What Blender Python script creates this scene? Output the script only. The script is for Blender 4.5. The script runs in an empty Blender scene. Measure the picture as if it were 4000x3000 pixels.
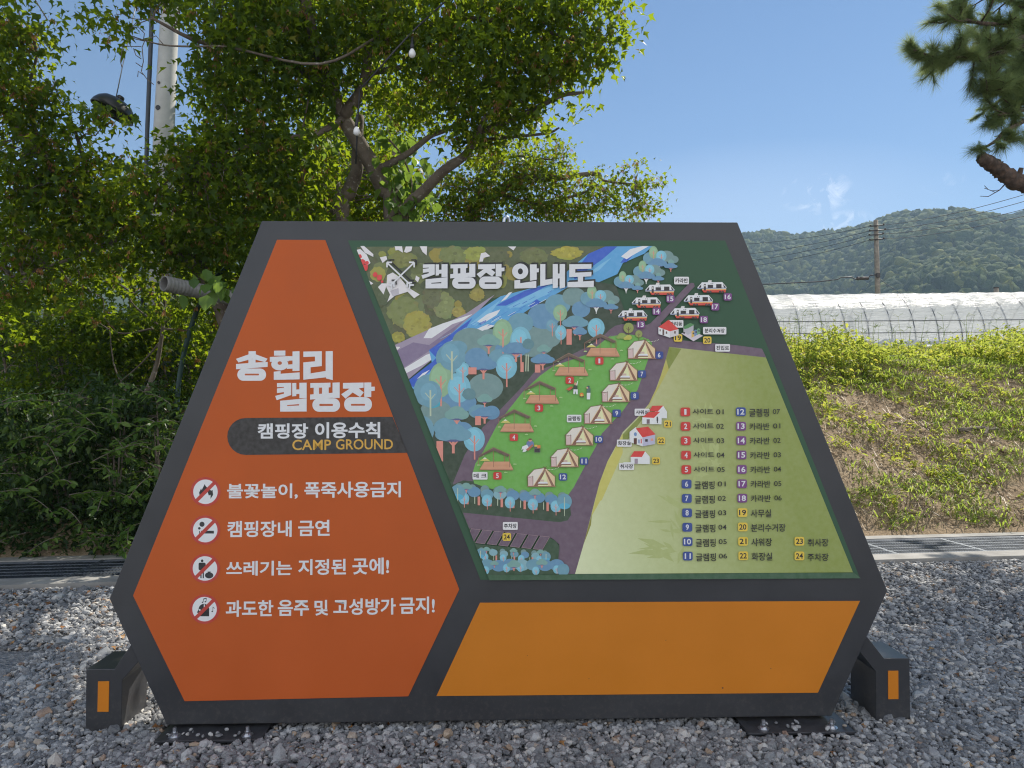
import bpy, math, random
import numpy as np
from mathutils import Vector, Matrix, Euler, noise
from mathutils.geometry import tessellate_polygon

R = math.radians
rng = np.random.default_rng(7)
random.seed(7)
S = bpy.context.scene
COL = S.collection

# ------------------------------------------------------------ camera
FPX, CXP, CYP = 2753.0, 2000.0, 1500.0          # photo pixels (4000 x 3000)
CAM = Vector((0, 0, 1.6))
cam_data = bpy.data.cameras.new('camera')
cam_data.sensor_width = 36
cam_data.lens = FPX / 4000 * 36
cam_data.clip_start, cam_data.clip_end = 0.05, 6000
cam = bpy.data.objects.new('camera', cam_data)
COL.objects.link(cam)
CROT = Matrix.Rotation(R(90 + 1.5), 4, 'X') @ Matrix.Rotation(R(-0.16), 4, 'Z')
cam.matrix_world = Matrix.Translation(CAM) @ CROT
S.camera = cam
CR3 = CROT.to_3x3()

# ------------------------------------------------------------ light
CLOUD_AND_FILL = 15.5  # brightness of the wisps and of the added cloud behind the camera
SUN_AZ, SUN_EL = 40.0, 46.0                      # degrees clockwise from +Y, above the horizon
world = bpy.data.worlds.new('World')
S.world = world
world.use_nodes = True
wn, wl = world.node_tree.nodes, world.node_tree.links
bg = wn['Background']
sky = wn.new('ShaderNodeTexSky')
sky.sky_type = 'NISHITA'
sky.sun_disc = False
sky.sun_elevation = R(SUN_EL)
sky.sun_rotation = R(SUN_AZ)
sky.air_density, sky.dust_density, sky.ozone_density = 1.0, 0.0, 2.4
bg.inputs['Strength'].default_value = 0.066
# thin wisps of cloud laid over the sky by direction
tc = wn.new('ShaderNodeTexCoord')
def wnode(t, **k):
    n = wn.new(t)
    for a, b in k.items():
        setattr(n, a, b)
    return n
def wmath(op, a, b=None, c=None):
    n = wnode('ShaderNodeMath', operation=op)
    for i, v in enumerate((a, b, c)):
        if v is None:
            continue
        if hasattr(v, 'links'):
            wl.new(v, n.inputs[i])
        else:
            n.inputs[i].default_value = v
    n.use_clamp = False
    return n.outputs[0]
def wspot(d, size, sx=1.0):
    """1 near direction d, falling to 0 at the given angular size (elongated along the horizon by sx)"""
    v = Vector(d).normalized()
    t = Vector((v.y, -v.x, 0)).normalized()
    u = v.cross(t)
    outs = []
    for ax, s in ((t, size * sx), (u, size)):
        n = wnode('ShaderNodeVectorMath', operation='DOT_PRODUCT')
        wl.new(tc.outputs['Generated'], n.inputs[0])
        n.inputs[1].default_value = ax
        q = wmath('DIVIDE', n.outputs['Value'], s)
        outs.append(wmath('MULTIPLY', q, q))
    f = wnode('ShaderNodeVectorMath', operation='DOT_PRODUCT')
    wl.new(tc.outputs['Generated'], f.inputs[0])
    f.inputs[1].default_value = v
    front = wmath('GREATER_THAN', f.outputs['Value'], 0)
    r2 = wmath('ADD', outs[0], outs[1])
    g = wmath('SUBTRACT', 1.0, r2)
    g = wmath('MAXIMUM', g, 0.0)
    return wmath('MULTIPLY', g, front)
nz = wnode('ShaderNodeTexNoise')
nz.inputs['Scale'].default_value = 34
nz.inputs['Detail'].default_value = 7
nz.inputs['Roughness'].default_value = 0.62
nz.inputs['Distortion'].default_value = 1.2
wl.new(tc.outputs['Generated'], nz.inputs['Vector'])
nb = wnode('ShaderNodeTexNoise')
nb.inputs['Scale'].default_value = 2.2
nb.inputs['Detail'].default_value = 5
wl.new(tc.outputs['Generated'], nb.inputs['Vector'])

def pdir(px, py):
    """unit direction through a photo pixel"""
    return (CR3 @ Vector(((px - CXP) / FPX, -(py - CYP) / FPX, -1))).normalized()
puff = wmath('MAXIMUM', wspot(pdir(3190, 755), 0.028, 1.6), wspot(pdir(3300, 880), 0.02, 1.8))
puff = wmath('MAXIMUM', puff, wmath('MULTIPLY', wspot(pdir(3700, 715), 0.014, 2.0), 0.4))
wisp = wmath('MULTIPLY_ADD', nz.outputs['Fac'], 5.0, -2.55)
wisp = wmath('MAXIMUM', wisp, 0.0)
wisp = wmath('MULTIPLY', wisp, puff)
low = wmath('MULTIPLY', wspot(pdir(2850, 860), 0.10, 3.0), 0.10)
# added bright cloud in the unseen sky behind the camera, lights the sign
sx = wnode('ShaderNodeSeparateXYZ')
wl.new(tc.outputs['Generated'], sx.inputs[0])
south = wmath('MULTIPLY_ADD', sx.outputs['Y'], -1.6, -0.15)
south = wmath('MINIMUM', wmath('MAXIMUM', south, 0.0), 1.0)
fill_veil = wmath('MINIMUM', wmath('MAXIMUM', wmath('MULTIPLY_ADD', nb.outputs['Fac'], 3.0, -0.75), 0.0), 1.0)
fill_veil = wmath('MULTIPLY', fill_veil, south)
cl = wmath('MINIMUM', wmath('ADD', wmath('ADD', wmath('MULTIPLY', wisp, 0.55), fill_veil), low), 0.95)
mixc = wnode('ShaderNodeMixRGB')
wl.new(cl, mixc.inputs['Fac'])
hs = wnode('ShaderNodeHueSaturation')
hs.inputs['Saturation'].default_value = 1.10
hs.inputs['Value'].default_value = 1.10
wl.new(sky.outputs[0], hs.inputs['Color'])
wl.new(hs.outputs[0], mixc.inputs['Color1'])
mixc.inputs['Color2'].default_value = (CLOUD_AND_FILL, CLOUD_AND_FILL * 1.0, CLOUD_AND_FILL * 1.03, 1)
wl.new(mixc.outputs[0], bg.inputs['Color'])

sun_data = bpy.data.lights.new('sun', 'SUN')
sun_data.energy = 5.0
sun_data.angle = R(0.5)
sun_data.color = (1.0, 0.93, 0.82)
sun = bpy.data.objects.new('sun', sun_data)
COL.objects.link(sun)
SUNV = Vector((math.sin(R(SUN_AZ)) * math.cos(R(SUN_EL)), math.cos(R(SUN_AZ)) * math.cos(R(SUN_EL)), math.sin(R(SUN_EL))))
sun.rotation_euler = SUNV.to_track_quat('Z', 'Y').to_euler()
sun.location = SUNV * 30
vs = S.view_settings
vs.view_transform, vs.look, vs.gamma, vs.exposure = 'Standard', 'None', 1.0, 0.66
vs.use_curve_mapping = False
cy = S.cycles
cy.use_denoising = True
cy.denoising_prefilter = 'NONE'
cy.filter_width = 1.15
cy.max_bounces, cy.diffuse_bounces, cy.glossy_bounces = 8, 4, 3
cy.transmission_bounces, cy.transparent_max_bounces, cy.volume_bounces = 6, 12, 0
cy.sample_clamp_indirect = 8

# ------------------------------------------------------------ helpers
def at(px, py, Y):
    """world point seen at photo pixel (px, py), at distance Y along the ground"""
    d = CR3 @ Vector(((px - CXP) / FPX, -(py - CYP) / FPX, -1))
    return CAM + d * (Y / d.y)
def at2(x, y, Y):
    return at(x * 1.80832, y * 1.80832, Y)

def tag(o, label=None, cat=None, group=None, kind=None):
    if label: o['label'] = label
    if cat: o['category'] = cat
    if group: o['group'] = group
    if kind: o['kind'] = kind
    return o
def empty(name, loc=(0, 0, 0), rz=0.0, label=None, cat=None, group=None):
    o = bpy.data.objects.new(name, None)
    o.empty_display_size = 0.2
    o.location = loc
    o.rotation_euler = (0, 0, rz)
    COL.objects.link(o)
    return tag(o, label, cat, group)
def link_mesh(name, me, mat=None, parent=None, keep=True):
    o = bpy.data.objects.new(name, me)
    COL.objects.link(o)
    if mat:
        me.materials.append(mat)
    if parent:
        o.parent = parent
        if keep:   # vertices were given in world space
            o.matrix_parent_inverse = parent_matrix(parent).inverted()
    return o
def parent_matrix(o):
    m = o.matrix_parent_inverse @ o.matrix_basis if o.parent else o.matrix_basis
    return (parent_matrix(o.parent) @ m) if o.parent else m.copy()

class MB:
    """collects shapes and links them as one mesh object"""
    def __init__(self):
        self.v, self.f, self.sm = [], [], []
    def add(self, vs_, fs, smooth=False):
        b = len(self.v)
        self.v.extend([tuple(x) for x in vs_])
        self.f.extend([tuple(i + b for i in f) for f in fs])
        self.sm.extend([smooth] * len(fs))
        return self
    def box(self, c, size, rot=None):
        hx, hy, hz = size[0] / 2, size[1] / 2, size[2] / 2
        p = [Vector((x, y, z)) for x in (-hx, hx) for y in (-hy, hy) for z in (-hz, hz)]
        if rot is not None:
            p = [rot @ q for q in p]
        c = Vector(c)
        return self.add([q + c for q in p], [(0, 1, 3, 2), (4, 6, 7, 5), (0, 4, 5, 1), (2, 3, 7, 6), (0, 2, 6, 4), (1, 5, 7, 3)])
    def tube(self, pts, rad, n=8, cap=True, jit=0.0, smooth=True):
        pts = [Vector(p) for p in pts]
        if not hasattr(rad, '__len__'):
            rad = [rad] * len(pts)
        vs_, fs = [], []
        ref = None
        for i, p in enumerate(pts):
            t = (pts[min(i + 1, len(pts) - 1)] - pts[max(i - 1, 0)])
            t = t.normalized() if t.length > 1e-9 else Vector((0, 0, 1))
            if ref is None:
                ref = t.orthogonal().normalized()
            ref = (ref - t * ref.dot(t))
            ref = ref.normalized() if ref.length > 1e-6 else t.orthogonal().normalized()
            b = t.cross(ref)
            for k in range(n):
                a = 2 * math.pi * k / n
                r = rad[i] * (1 + jit * (random.random() - 0.5))
                vs_.append(p + ref * (math.cos(a) * r) + b * (math.sin(a) * r))
        for i in range(len(pts) - 1):
            for k in range(n):
                a, b = i * n + k, i * n + (k + 1) % n
                fs.append((a, b, b + n, a + n))
        if cap:
            fs.append(tuple(range(n - 1, -1, -1)))
            fs.append(tuple(range((len(pts) - 1) * n, len(pts) * n)))
        return self.add(vs_, fs, smooth)
    def cyl(self, c, r, h, n=20, r2=None, axis='z'):
        c = Vector(c)
        r2 = r if r2 is None else r2
        vs_ = []
        for z, rr in ((0, r), (h, r2)):
            for k in range(n):
                a = 2 * math.pi * k / n
                q = (math.cos(a) * rr, math.sin(a) * rr, z)
                if axis == 'y': q = (q[0], q[2], q[1])
                if axis == 'x': q = (q[2], q[0], q[1])
                vs_.append(c + Vector(q))
        fs = [(k, (k + 1) % n, (k + 1) % n + n, k + n) for k in range(n)] + [tuple(range(n - 1, -1, -1)), tuple(range(n, 2 * n))]
        return self.add(vs_, fs)
    def lathe(self, c, prof, n=32, rot=None):
        c = Vector(c)
        vs_ = []
        for r, z in prof:
            for k in range(n):
                a = 2 * math.pi * k / n
                q = Vector((r * math.cos(a), r * math.sin(a), z))
                vs_.append(c + (rot @ q if rot is not None else q))
        fs = [(i * n + k, i * n + (k + 1) % n, (i + 1) * n + (k + 1) % n, (i + 1) * n + k) for i in range(len(prof) - 1) for k in range(n)]
        return self.add(vs_, fs, True)
    def prism(self, poly, y0, y1):
        """polygon in (x, z) extruded from y0 to y1"""
        n = len(poly)
        vs_ = [(x, y0, z) for x, z in poly] + [(x, y1, z) for x, z in poly]
        tris = tessellate_polygon([[Vector((x, z, 0)) for x, z in poly]])
        fs = []
        for t in tris:
            fs.append(t)
            fs.append((t[2] + n, t[1] + n, t[0] + n))
        fs += [(i, (i + 1) % n, (i + 1) % n + n, i + n) for i in range(n)]
        return self.add(vs_, fs)
    def build(self, name, mat, parent=None, keep=True, recalc=True, bevel=0.0):
        me = bpy.data.meshes.new(name)
        me.from_pydata(self.v, [], self.f)
        me.polygons.foreach_set('use_smooth', self.sm)
        if recalc or bevel:
            import bmesh
            bm = bmesh.new()
            bm.from_mesh(me)
            bmesh.ops.recalc_face_normals(bm, faces=bm.faces)
            if bevel:
                es = [e for e in bm.edges if len(e.link_faces) == 2 and e.calc_face_angle(0) > 0.5]
                bmesh.ops.bevel(bm, geom=es, offset=bevel, segments=2, affect='EDGES', profile=0.5)
            bm.to_mesh(me)
            bm.free()
        me.update()
        return link_mesh(name, me, mat, parent, keep)

def np_mesh(name, verts, faces, mat=None, parent=None, smooth=False, keep=True, cols=None):
    """faces: (M, k) array, all faces with k corners"""
    verts = np.ascontiguousarray(verts, dtype=np.float32)
    faces = np.ascontiguousarray(faces, dtype=np.int32)
    me = bpy.data.meshes.new(name)
    me.vertices.add(len(verts))
    me.vertices.foreach_set('co', verts.ravel())
    m, k = faces.shape
    me.loops.add(m * k)
    me.loops.foreach_set('vertex_index', faces.ravel())
    me.polygons.add(m)
    me.polygons.foreach_set('loop_start', np.arange(0, m * k, k, dtype=np.int32))
    me.polygons.foreach_set('loop_total', np.full(m, k, dtype=np.int32))
    me.polygons.foreach_set('use_smooth', np.full(m, smooth, dtype=bool))
    if cols is not None:
        a = me.attributes.new('tint', 'FLOAT_COLOR', 'POINT')
        a.data.foreach_set('color', np.ascontiguousarray(cols, dtype=np.float32).ravel())
    me.update(calc_edges=True)
    me.validate()
    return link_mesh(name, me, mat, parent, keep)

# ------------------------------------------------------------ materials
def lin(c):
    return tuple(((x / 255) / 12.92 if x / 255 <= 0.04045 else ((x / 255 + 0.055) / 1.055) ** 2.4) for x in c)
class NT:
    def __init__(self, name):
        self.m = bpy.data.materials.new(name)
        self.m.use_nodes = True
        self.n, self.l = self.m.node_tree.nodes, self.m.node_tree.links
        self.p = self.n['Principled BSDF']
        self.out = self.n['Material Output']
    def new(self, t, ins=None, **k):
        n = self.n.new(t)
        for a, b in k.items():
            setattr(n, a, b)
        for key, v in (ins or {}).items():
            if hasattr(v, 'links'):
                self.l.new(v, n.inputs[key])
            else:
                n.inputs[key].default_value = v
        return n
    def set(self, **k):
        for a, v in k.items():
            s = self.p.inputs[a.replace('_', ' ')]
            if hasattr(v, 'links'):
                self.l.new(v, s)
            else:
                s.default_value = v
        return self
    def ramp(self, fac, stops):
        r = self.new('ShaderNodeValToRGB', {'Fac': fac})
        e = r.color_ramp.elements
        while len(e) < len(stops):
            e.new(0.5)
        for i, (p, c) in enumerate(stops):
            e[i].position = p
            e[i].color = (*c[:3], 1) if hasattr(c, '__len__') else (c, c, c, 1)
        return r.outputs['Color']
    def noise(self, scale, detail=4, rough=0.55, vec=None, dist=0.0):
        ins = {'Scale': scale, 'Detail': detail, 'Roughness': rough, 'Distortion': dist}
        n = self.new('ShaderNodeTexNoise', ins)
        self.l.new(vec if vec is not None else self.obj(), n.inputs['Vector'])
        return n.outputs['Fac']
    def obj(self):
        if not hasattr(self, '_tc'):
            self._tc = self.new('ShaderNodeTexCoord')
        return self._tc.outputs['Object']
    def mix(self, f, a, b, blend='MIX'):
        n = self.new('ShaderNodeMixRGB', blend_type=blend)
        for key, v in (('Fac', f), ('Color1', a), ('Color2', b)):
            if hasattr(v, 'links'):
                self.l.new(v, n.inputs[key])
            elif key == 'Fac':
                n.inputs[key].default_value = v
            else:
                n.inputs[key].default_value = (*v[:3], 1)
        return n.outputs['Color']
    def bump(self, h, strength=0.3, dist=0.01):
        b = self.new('ShaderNodeBump', {'Height': h, 'Strength': strength, 'Distance': dist})
        self.l.new(b.outputs['Normal'], self.p.inputs['Normal'])
        return self
def simple(name, col, rough=0.6, var=0.25, scale=8.0, metal=0.0, bump=0.0, bscale=60, spec=0.5):
    t = NT(name)
    f = t.noise(scale, 6, 0.6)
    c2 = tuple(max(0, x * (1 - var)) for x in col)
    c3 = tuple(x * (1 + var) for x in col)
    t.set(Base_Color=t.ramp(f, [(0.3, c2), (0.7, c3)]), Roughness=rough, Metallic=metal)
    t.p.inputs['Specular IOR Level'].default_value = spec
    if bump:
        t.bump(t.noise(bscale, 4), bump, 0.005)
    return t.m
def leaf_mat(name, stops, trans=0.5, tcol=(0.30, 0.42, 0.04), rough=0.5, gloss=0.22):
    """leaf: coloured per leaf, lets light through"""
    t = NT(name)
    g = t.new('ShaderNodeNewGeometry')
    c = t.ramp(g.outputs['Random Per Island'], stops)
    t.set(Base_Color=c, Roughness=rough)
    t.p.inputs['Specular IOR Level'].default_value = gloss
    tl = t.new('ShaderNodeBsdfTranslucent', {'Color': t.mix(0.55, c, tcol)})
    mx = t.new('ShaderNodeMixShader', {'Fac': trans})
    t.l.new(t.p.outputs[0], mx.inputs[1])
    t.l.new(tl.outputs[0], mx.inputs[2])
    t.l.new(mx.outputs[0], t.out.inputs['Surface'])
    return t.m
# ============================================================ the guide sign
SIGN_A = math.atan(0.0222)
SIGN0 = Vector((0, 3.47, 0))
SU = Vector((math.cos(SIGN_A), math.sin(SIGN_A), 0))
SN = Vector((-math.sin(SIGN_A), math.cos(SIGN_A), 0))
def sp(px, py):
    """photo pixel -> (s, z) on the sign's face"""
    d = CR3 @ Vector(((px - CXP) / FPX, -(py - CYP) / FPX, -1))
    k = (SIGN0 - CAM).dot(SN) / d.dot(SN)
    p = CAM + d * k
    return ((p - SIGN0).dot(SU), p.z)
# zoomed views of the face the drawing was measured in
def vw(x0, y0, k):
    return lambda x, y: (x0 + x / k, y0 + y / k)
ZA = vw(700, 1300, 2.0109)
ZB = vw(700, 1820, 2.0109)
ZC = vw(1340, 920, 2.765)
ZD = vw(2080, 920, 2.3042)
ZE = vw(1500, 1250, 2.212)
ZF = vw(1700, 1800, 2.765)
ZG = vw(2350, 1250, 1.58)
Z6 = vw(0, 2100, 1.7016)
Z7 = vw(2700, 2100, 1.7016)
Z0 = vw(0, 0, 0.553)

sign = empty('guide_sign', SIGN0, SIGN_A,
             'large charcoal hexagonal campground guide board with orange rules panel and illustrated map', 'sign')

m_frame = NT('charcoal_paint')
_f = m_frame.noise(3.0, 5, 0.6)
_g = m_frame.noise(260, 2, 0.5)
_z = m_frame.new('ShaderNodeSeparateXYZ', {'Vector': m_frame.obj()})
_k = m_frame.new('ShaderNodeMapRange', {'Value': _z.outputs['Z'], 'From Min': 0.32, 'From Max': 0.02})
_d = m_frame.new('ShaderNodeMath', {0: m_frame.ramp(m_frame.noise(34, 6, 0.75), [(0.50, 0.0), (0.68, 1.0)]), 1: _k.outputs[0]}, operation='MULTIPLY')
_d = m_frame.new('ShaderNodeMath', {0: _d.outputs[0], 1: 0.25}, operation='MULTIPLY')
_fb = m_frame.mix(_d.outputs[0], m_frame.ramp(_f, [(0.3, (0.036, 0.037, 0.041)), (0.7, (0.050, 0.051, 0.055))]), (0.20, 0.18, 0.15))
_st = m_frame.ramp(m_frame.noise(9, 7, 0.7), [(0.62, 0.0), (0.80, 0.08)])
_fb = m_frame.mix(_st, _fb, (0.16, 0.155, 0.145))
m_frame.set(Base_Color=_fb,
            Roughness=m_frame.ramp(_f, [(0.3, 0.30), (0.7, 0.38)]))
m_frame.bump(_g, 0.12, 0.002)
m_frame = m_frame.m
def vinyl(name, col, var=0.05):
    t = NT(name)
    f = t.noise(2.5, 5, 0.6)
    g = t.noise(180, 2)
    t.set(Base_Color=t.ramp(f, [(0.3, tuple(c * (1 - var) for c in col)), (0.7, tuple(c * (1 + var) for c in col))]), Roughness=t.ramp(t.noise(5, 6, 0.7), [(0.35, 0.40), (0.65, 0.58)]))
    t.p.inputs['Specular IOR Level'].default_value = 0.25
    t.bump(g, 0.06, 0.001)
    return t.m
m_orange = vinyl('orange_vinyl', (0.52, 0.105, 0.022))
m_amber = vinyl('amber_vinyl', (0.62, 0.205, 0.018))
m_print = NT('printed_vinyl')
_c = m_print.new('ShaderNodeAttribute', attribute_name='tint')
_s = m_print.noise(40, 4)
m_print.set(Base_Color=m_print.mix(0.06, _c.outputs['Color'], m_print.ramp(_s, [(0.3, 0.0), (0.7, 0.6)])), Roughness=0.5)
m_print = m_print.m

WB = (lin((206,)) [0], lin((210,))[0], lin((224,))[0])    # what white vinyl looks like in the photograph
def pc(r, g, b):
    l = lin((r, g, b))
    return tuple(min(0.86, 0.80 * l[i] / WB[i]) for i in range(3)) + (1.0,)

_fc = bpy.data.curves.new('glyphs', 'FONT')
_fo = bpy.data.objects.new('glyphs', _fc)
COL.objects.link(_fo)
_gcache = {}
def glyphs(txt, bold):
    if (txt, bold) in _gcache:
        return _gcache[(txt, bold)]
    _fc.body, _fc.offset, _fc.resolution_u = txt, bold, 3
    bpy.context.view_layer.update()
    me = bpy.data.meshes.new_from_object(_fo.evaluated_get(bpy.context.evaluated_depsgraph_get()))
    vs_ = [(v.co.x, v.co.y) for v in me.vertices]
    fs = [tuple(p.vertices) for p in me.polygons]
    bpy.data.meshes.remove(me)
    _gcache[(txt, bold)] = (vs_, fs)
    return vs_, fs

class Print:
    """flat artwork laid in thin layers on the sign's face"""
    depth = 0.0
    def __init__(self, base=0.0042):
        self.v, self.f, self.c = [], [], []
        self.y = base
        self.map = lambda x, y: (x, y)
    def view(self, fn):
        self.map = fn
        return self
    def lift(self):
        self.y += 8e-6
        return -self.y
    def put(self, sz, faces, col):
        y = self.lift()
        b = len(self.v)
        self.v += [(s, y, z) for s, z in sz]
        self.c += (col if isinstance(col, list) else [col] * len(sz))
        self.f += [tuple(i + b for i in f) for f in faces]
    clip = None
    def poly(self, pts, col, holes=()):
        if self.clip and not holes:
            pts = [self.map(*p) for p in pts]
            (ax, ay), (bx, by) = self.clip
            side = lambda p: (bx - ax) * (p[1] - ay) - (by - ay) * (p[0] - ax)
            out = []
            for i in range(len(pts)):
                p, q = pts[i - 1], pts[i]
                a, b = side(p), side(q)
                if (a <= 0) != (b <= 0):
                    t = a / (a - b)
                    out.append((p[0] + (q[0] - p[0]) * t, p[1] + (q[1] - p[1]) * t))
                if b <= 0:
                    out.append(q)
            if len(out) < 3:
                return
            flat = [sp(*p) for p in out]
            self.put(flat, tessellate_polygon([[Vector((s, z, 0)) for s, z in flat]]), col)
            return
        loops = [[sp(*self.map(*p)) for p in L] for L in [pts] + list(holes)]
        flat = [p for L in loops for p in L]
        tris = tessellate_polygon([[Vector((s, z, 0)) for s, z in L] for L in loops])
        self.put(flat, tris, col)
    def rect(self, x0, y0, x1, y1, col):
        self.poly([(x0, y0), (x1, y0), (x1, y1), (x0, y1)], col)
    def rrect(self, x0, y0, x1, y1, r, col, n=5):
        pts = []
        for cx, cy_, a0 in ((x1 - r, y0 + r, -90), (x1 - r, y1 - r, 0), (x0 + r, y1 - r, 90), (x0 + r, y0 + r, 180)):
            for k in range(n + 1):
                a = R(a0 + 90 * k / n)
                pts.append((cx + r * math.cos(a), cy_ + r * math.sin(a)))
        self.poly(pts, col)
    def ell(self, cx, cy_, rx, ry, col, n=24, a0=0, a1=360, rot=0.0, jag=0.0):
        pts = []
        full = abs(a1 - a0) >= 360
        for k in range(n if full else n + 1):
            a = R(a0 + (a1 - a0) * k / n)
            q = 1 + jag * (random.random() - 0.5)
            x, y = rx * math.cos(a) * q, ry * math.sin(a) * q
            pts.append((cx + x * math.cos(rot) - y * math.sin(rot), cy_ + x * math.sin(rot) + y * math.cos(rot)))
        self.poly(pts, col)
    def line(self, pts, w, col):
        for (x0, y0), (x1, y1) in zip(pts, pts[1:]):
            L = math.hypot(x1 - x0, y1 - y0) or 1
            nx, ny = -(y1 - y0) / L * w / 2, (x1 - x0) / L * w / 2
            self.poly([(x0 + nx, y0 + ny), (x1 + nx, y1 + ny), (x1 - nx, y1 - ny), (x0 - nx, y0 - ny)], col)
    def text(self, txt, x0, y0, x1, y1, col, bold=0.02):
        """fit the words into the box whose corners are (x0, y0) top left and (x1, y1) bottom right"""
        vs_, fs = glyphs(txt, bold)
        ax, bx = min(v[0] for v in vs_), max(v[0] for v in vs_)
        ay, by = min(v[1] for v in vs_), max(v[1] for v in vs_)
        s0, t0 = sp(*self.map(x0, y1))
        s1, t1 = sp(*self.map(x1, y0))
        # follow the line's own slant so that it stays level on the board
        self.put([(s0 + (s1 - s0) * (x - ax) / (bx - ax), t0 + (t1 - t0) * (y - ay) / (by - ay)) for x, y in vs_], fs, col)
    def build(self, name, parent):
        me = bpy.data.meshes.new(name)
        me.from_pydata(self.v, [], self.f)
        a = me.attributes.new('tint', 'FLOAT_COLOR', 'POINT')
        a.data.foreach_set('color', np.array(self.c, dtype=np.float32).ravel())
        # every face looks at the reader
        import bmesh
        bm = bmesh.new(); bm.from_mesh(me)
        bm.normal_update()
        for f in bm.faces:
            if f.normal.y > 0:
                f.normal_flip()
        bm.to_mesh(me); bm.free()
        me.update()
        return link_mesh(name, me, m_print, parent, keep=False)

# ---- body: hexagonal box and the panels on it
hexa = [(1022, 863), (2881, 868), (3467, 2307), (3249, 2797), (651, 2832), (427, 2339)]
mb = MB()
mb.prism([sp(*p) for p in hexa], 0.0, 0.20)
frame = mb.build('frame', m_frame, sign, keep=False, bevel=0.004)
def panel(name, pts, mat, off=0.003):
    m = MB()
    m.prism([sp(*p) for p in pts], -off, 0.004)
    return m.build(name, mat, sign, keep=False)
rules = panel('rules_panel', [(1083, 937), (1271, 938), (1794, 2302), (1595, 2719), (722, 2738), (521, 2326)], m_orange)
board = panel('map_panel', [(1360, 940), (2832, 940), (3357, 2256), (1877, 2264)], vinyl('dark_green_vinyl', (0.056, 0.118, 0.070)))
amber = panel('amber_panel', [(1875, 2354), (3358, 2347), (3194, 2705), (1705, 2718)], m_amber)
# a few flecks of dirt on the lower panel
for x, y, r in ((2822, 2686, 4), (2600, 2500, 2), (3010, 2610, 2), (2300, 2650, 2), (2060, 2560, 1.6)):
    pr = Print()
    pr.ell(x, y, r, r * 0.8, (0.05, 0.03, 0.02, 1), n=7, jag=0.5)
    pr.build('dirt_speck', amber)

# ---- rules panel artwork
WHITE, BLACK = (0.78, 0.78, 0.78, 1), (0.014, 0.014, 0.016, 1)
ORNG = (0.52, 0.105, 0.022, 1)
def syl(P, fn, polys, col, holes=(), hcol=None, dx=0, dy=0):
    P.view(lambda x, y: fn(x + dx, y + dy))
    for q in polys:
        if q[0] == 'e':
            P.ell(*q[1:], col, n=28)
        elif q[0] == 'r':
            P.rrect(*q[1:], col, n=7)
        else:
            P.poly(q, col)
    for q in holes:
        if q[0] == 'e':
            P.ell(*q[1:], hcol, n=20)
        elif q[0] == 'r':
            P.rrect(*q[1:], hcol, n=5)
        else:
            P.poly(q, hcol)
T_SONG = ([[(547, 145), (604, 145), (604, 170), (697, 204), (677, 231), (576, 205), (468, 234), (449, 205), (547, 170)],
           [(546, 207), (602, 207), (602, 234), (697, 229), (697, 268), (449, 287), (449, 246), (546, 238)],
           ('r', 459, 281, 685, 377, 47)], [('r', 517, 321, 629, 335, 6)])
T_HYEON = ([[(747, 141), (836, 140), (836, 180), (747, 180)], [(714, 190), (865, 183), (865, 224), (714, 229)],
            ('e', 792, 248, 67, 48), [(892, 147), (947, 145), (947, 299), (892, 301)], [(864, 184), (893, 184), (893, 218), (864, 219)],
            [(858, 250), (893, 247), (893, 282), (846, 284)],
            [(745, 306), (799, 300), (799, 322), (948, 311), (948, 366), (745, 370)]], [('e', 792, 238, 17, 14)])
T_RI = ([[(977, 369), (977, 233), (1068, 224), (1068, 187), (977, 191), (977, 148), (1122, 145), (1122, 262), (1034, 271), (1034, 319),
          (1152, 300), (1152, 145), (1208, 144), (1208, 372), (1154, 358), (1154, 350)]], [])
T_KAEM = ([[(770, 395), (882, 393), (882, 489), (768, 530), (756, 496), (825, 478), (825, 466), (770, 474), (770, 437), (825, 431), (825, 425), (770, 428)],
           [(890, 395), (922, 394), (922, 446), (946, 444), (946, 393), (1003, 392), (1003, 512), (946, 514), (946, 480), (922, 482), (922, 497), (890, 500)],
           [(795, 534), (1003, 514), (1003, 618), (795, 619)]], [[(850, 567), (944, 560), (944, 571), (850, 575)]])
T_PING = ([[(1032, 395), (1190, 392), (1190, 428), (1176, 429), (1176, 474), (1233, 468), (1233, 508), (1030, 525), (1030, 485), (1058, 483), (1058, 432), (1032, 432)],
           [(1206, 392), (1262, 390), (1262, 512), (1206, 512)], ('r', 1048, 514, 1265, 620, 52)],
          [[(1100, 431), (1124, 430), (1124, 478), (1100, 480)], ('r', 1102, 558, 1210, 575, 8)])
T_JANG = ([[(1288, 394), (1450, 391), (1450, 431), (1412, 437), (1452, 468), (1422, 505), (1364, 469), (1308, 518), (1274, 483), (1340, 439), (1288, 438)],
           [(1455, 391), (1510, 390), (1510, 424), (1538, 423), (1538, 455), (1510, 458), (1510, 505), (1455, 503)],
           ('r', 1297, 505, 1515, 618, 54)], [('r', 1350, 558, 1462, 573, 7)])
lt = Print()
for g in (T_SONG, T_HYEON, T_RI, T_KAEM, T_PING, T_JANG):
    syl(lt, ZA, g[0], WHITE, g[1], ORNG)
lt.build('title_lettering', rules)
lt = Print()
lt.view(ZA)
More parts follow.
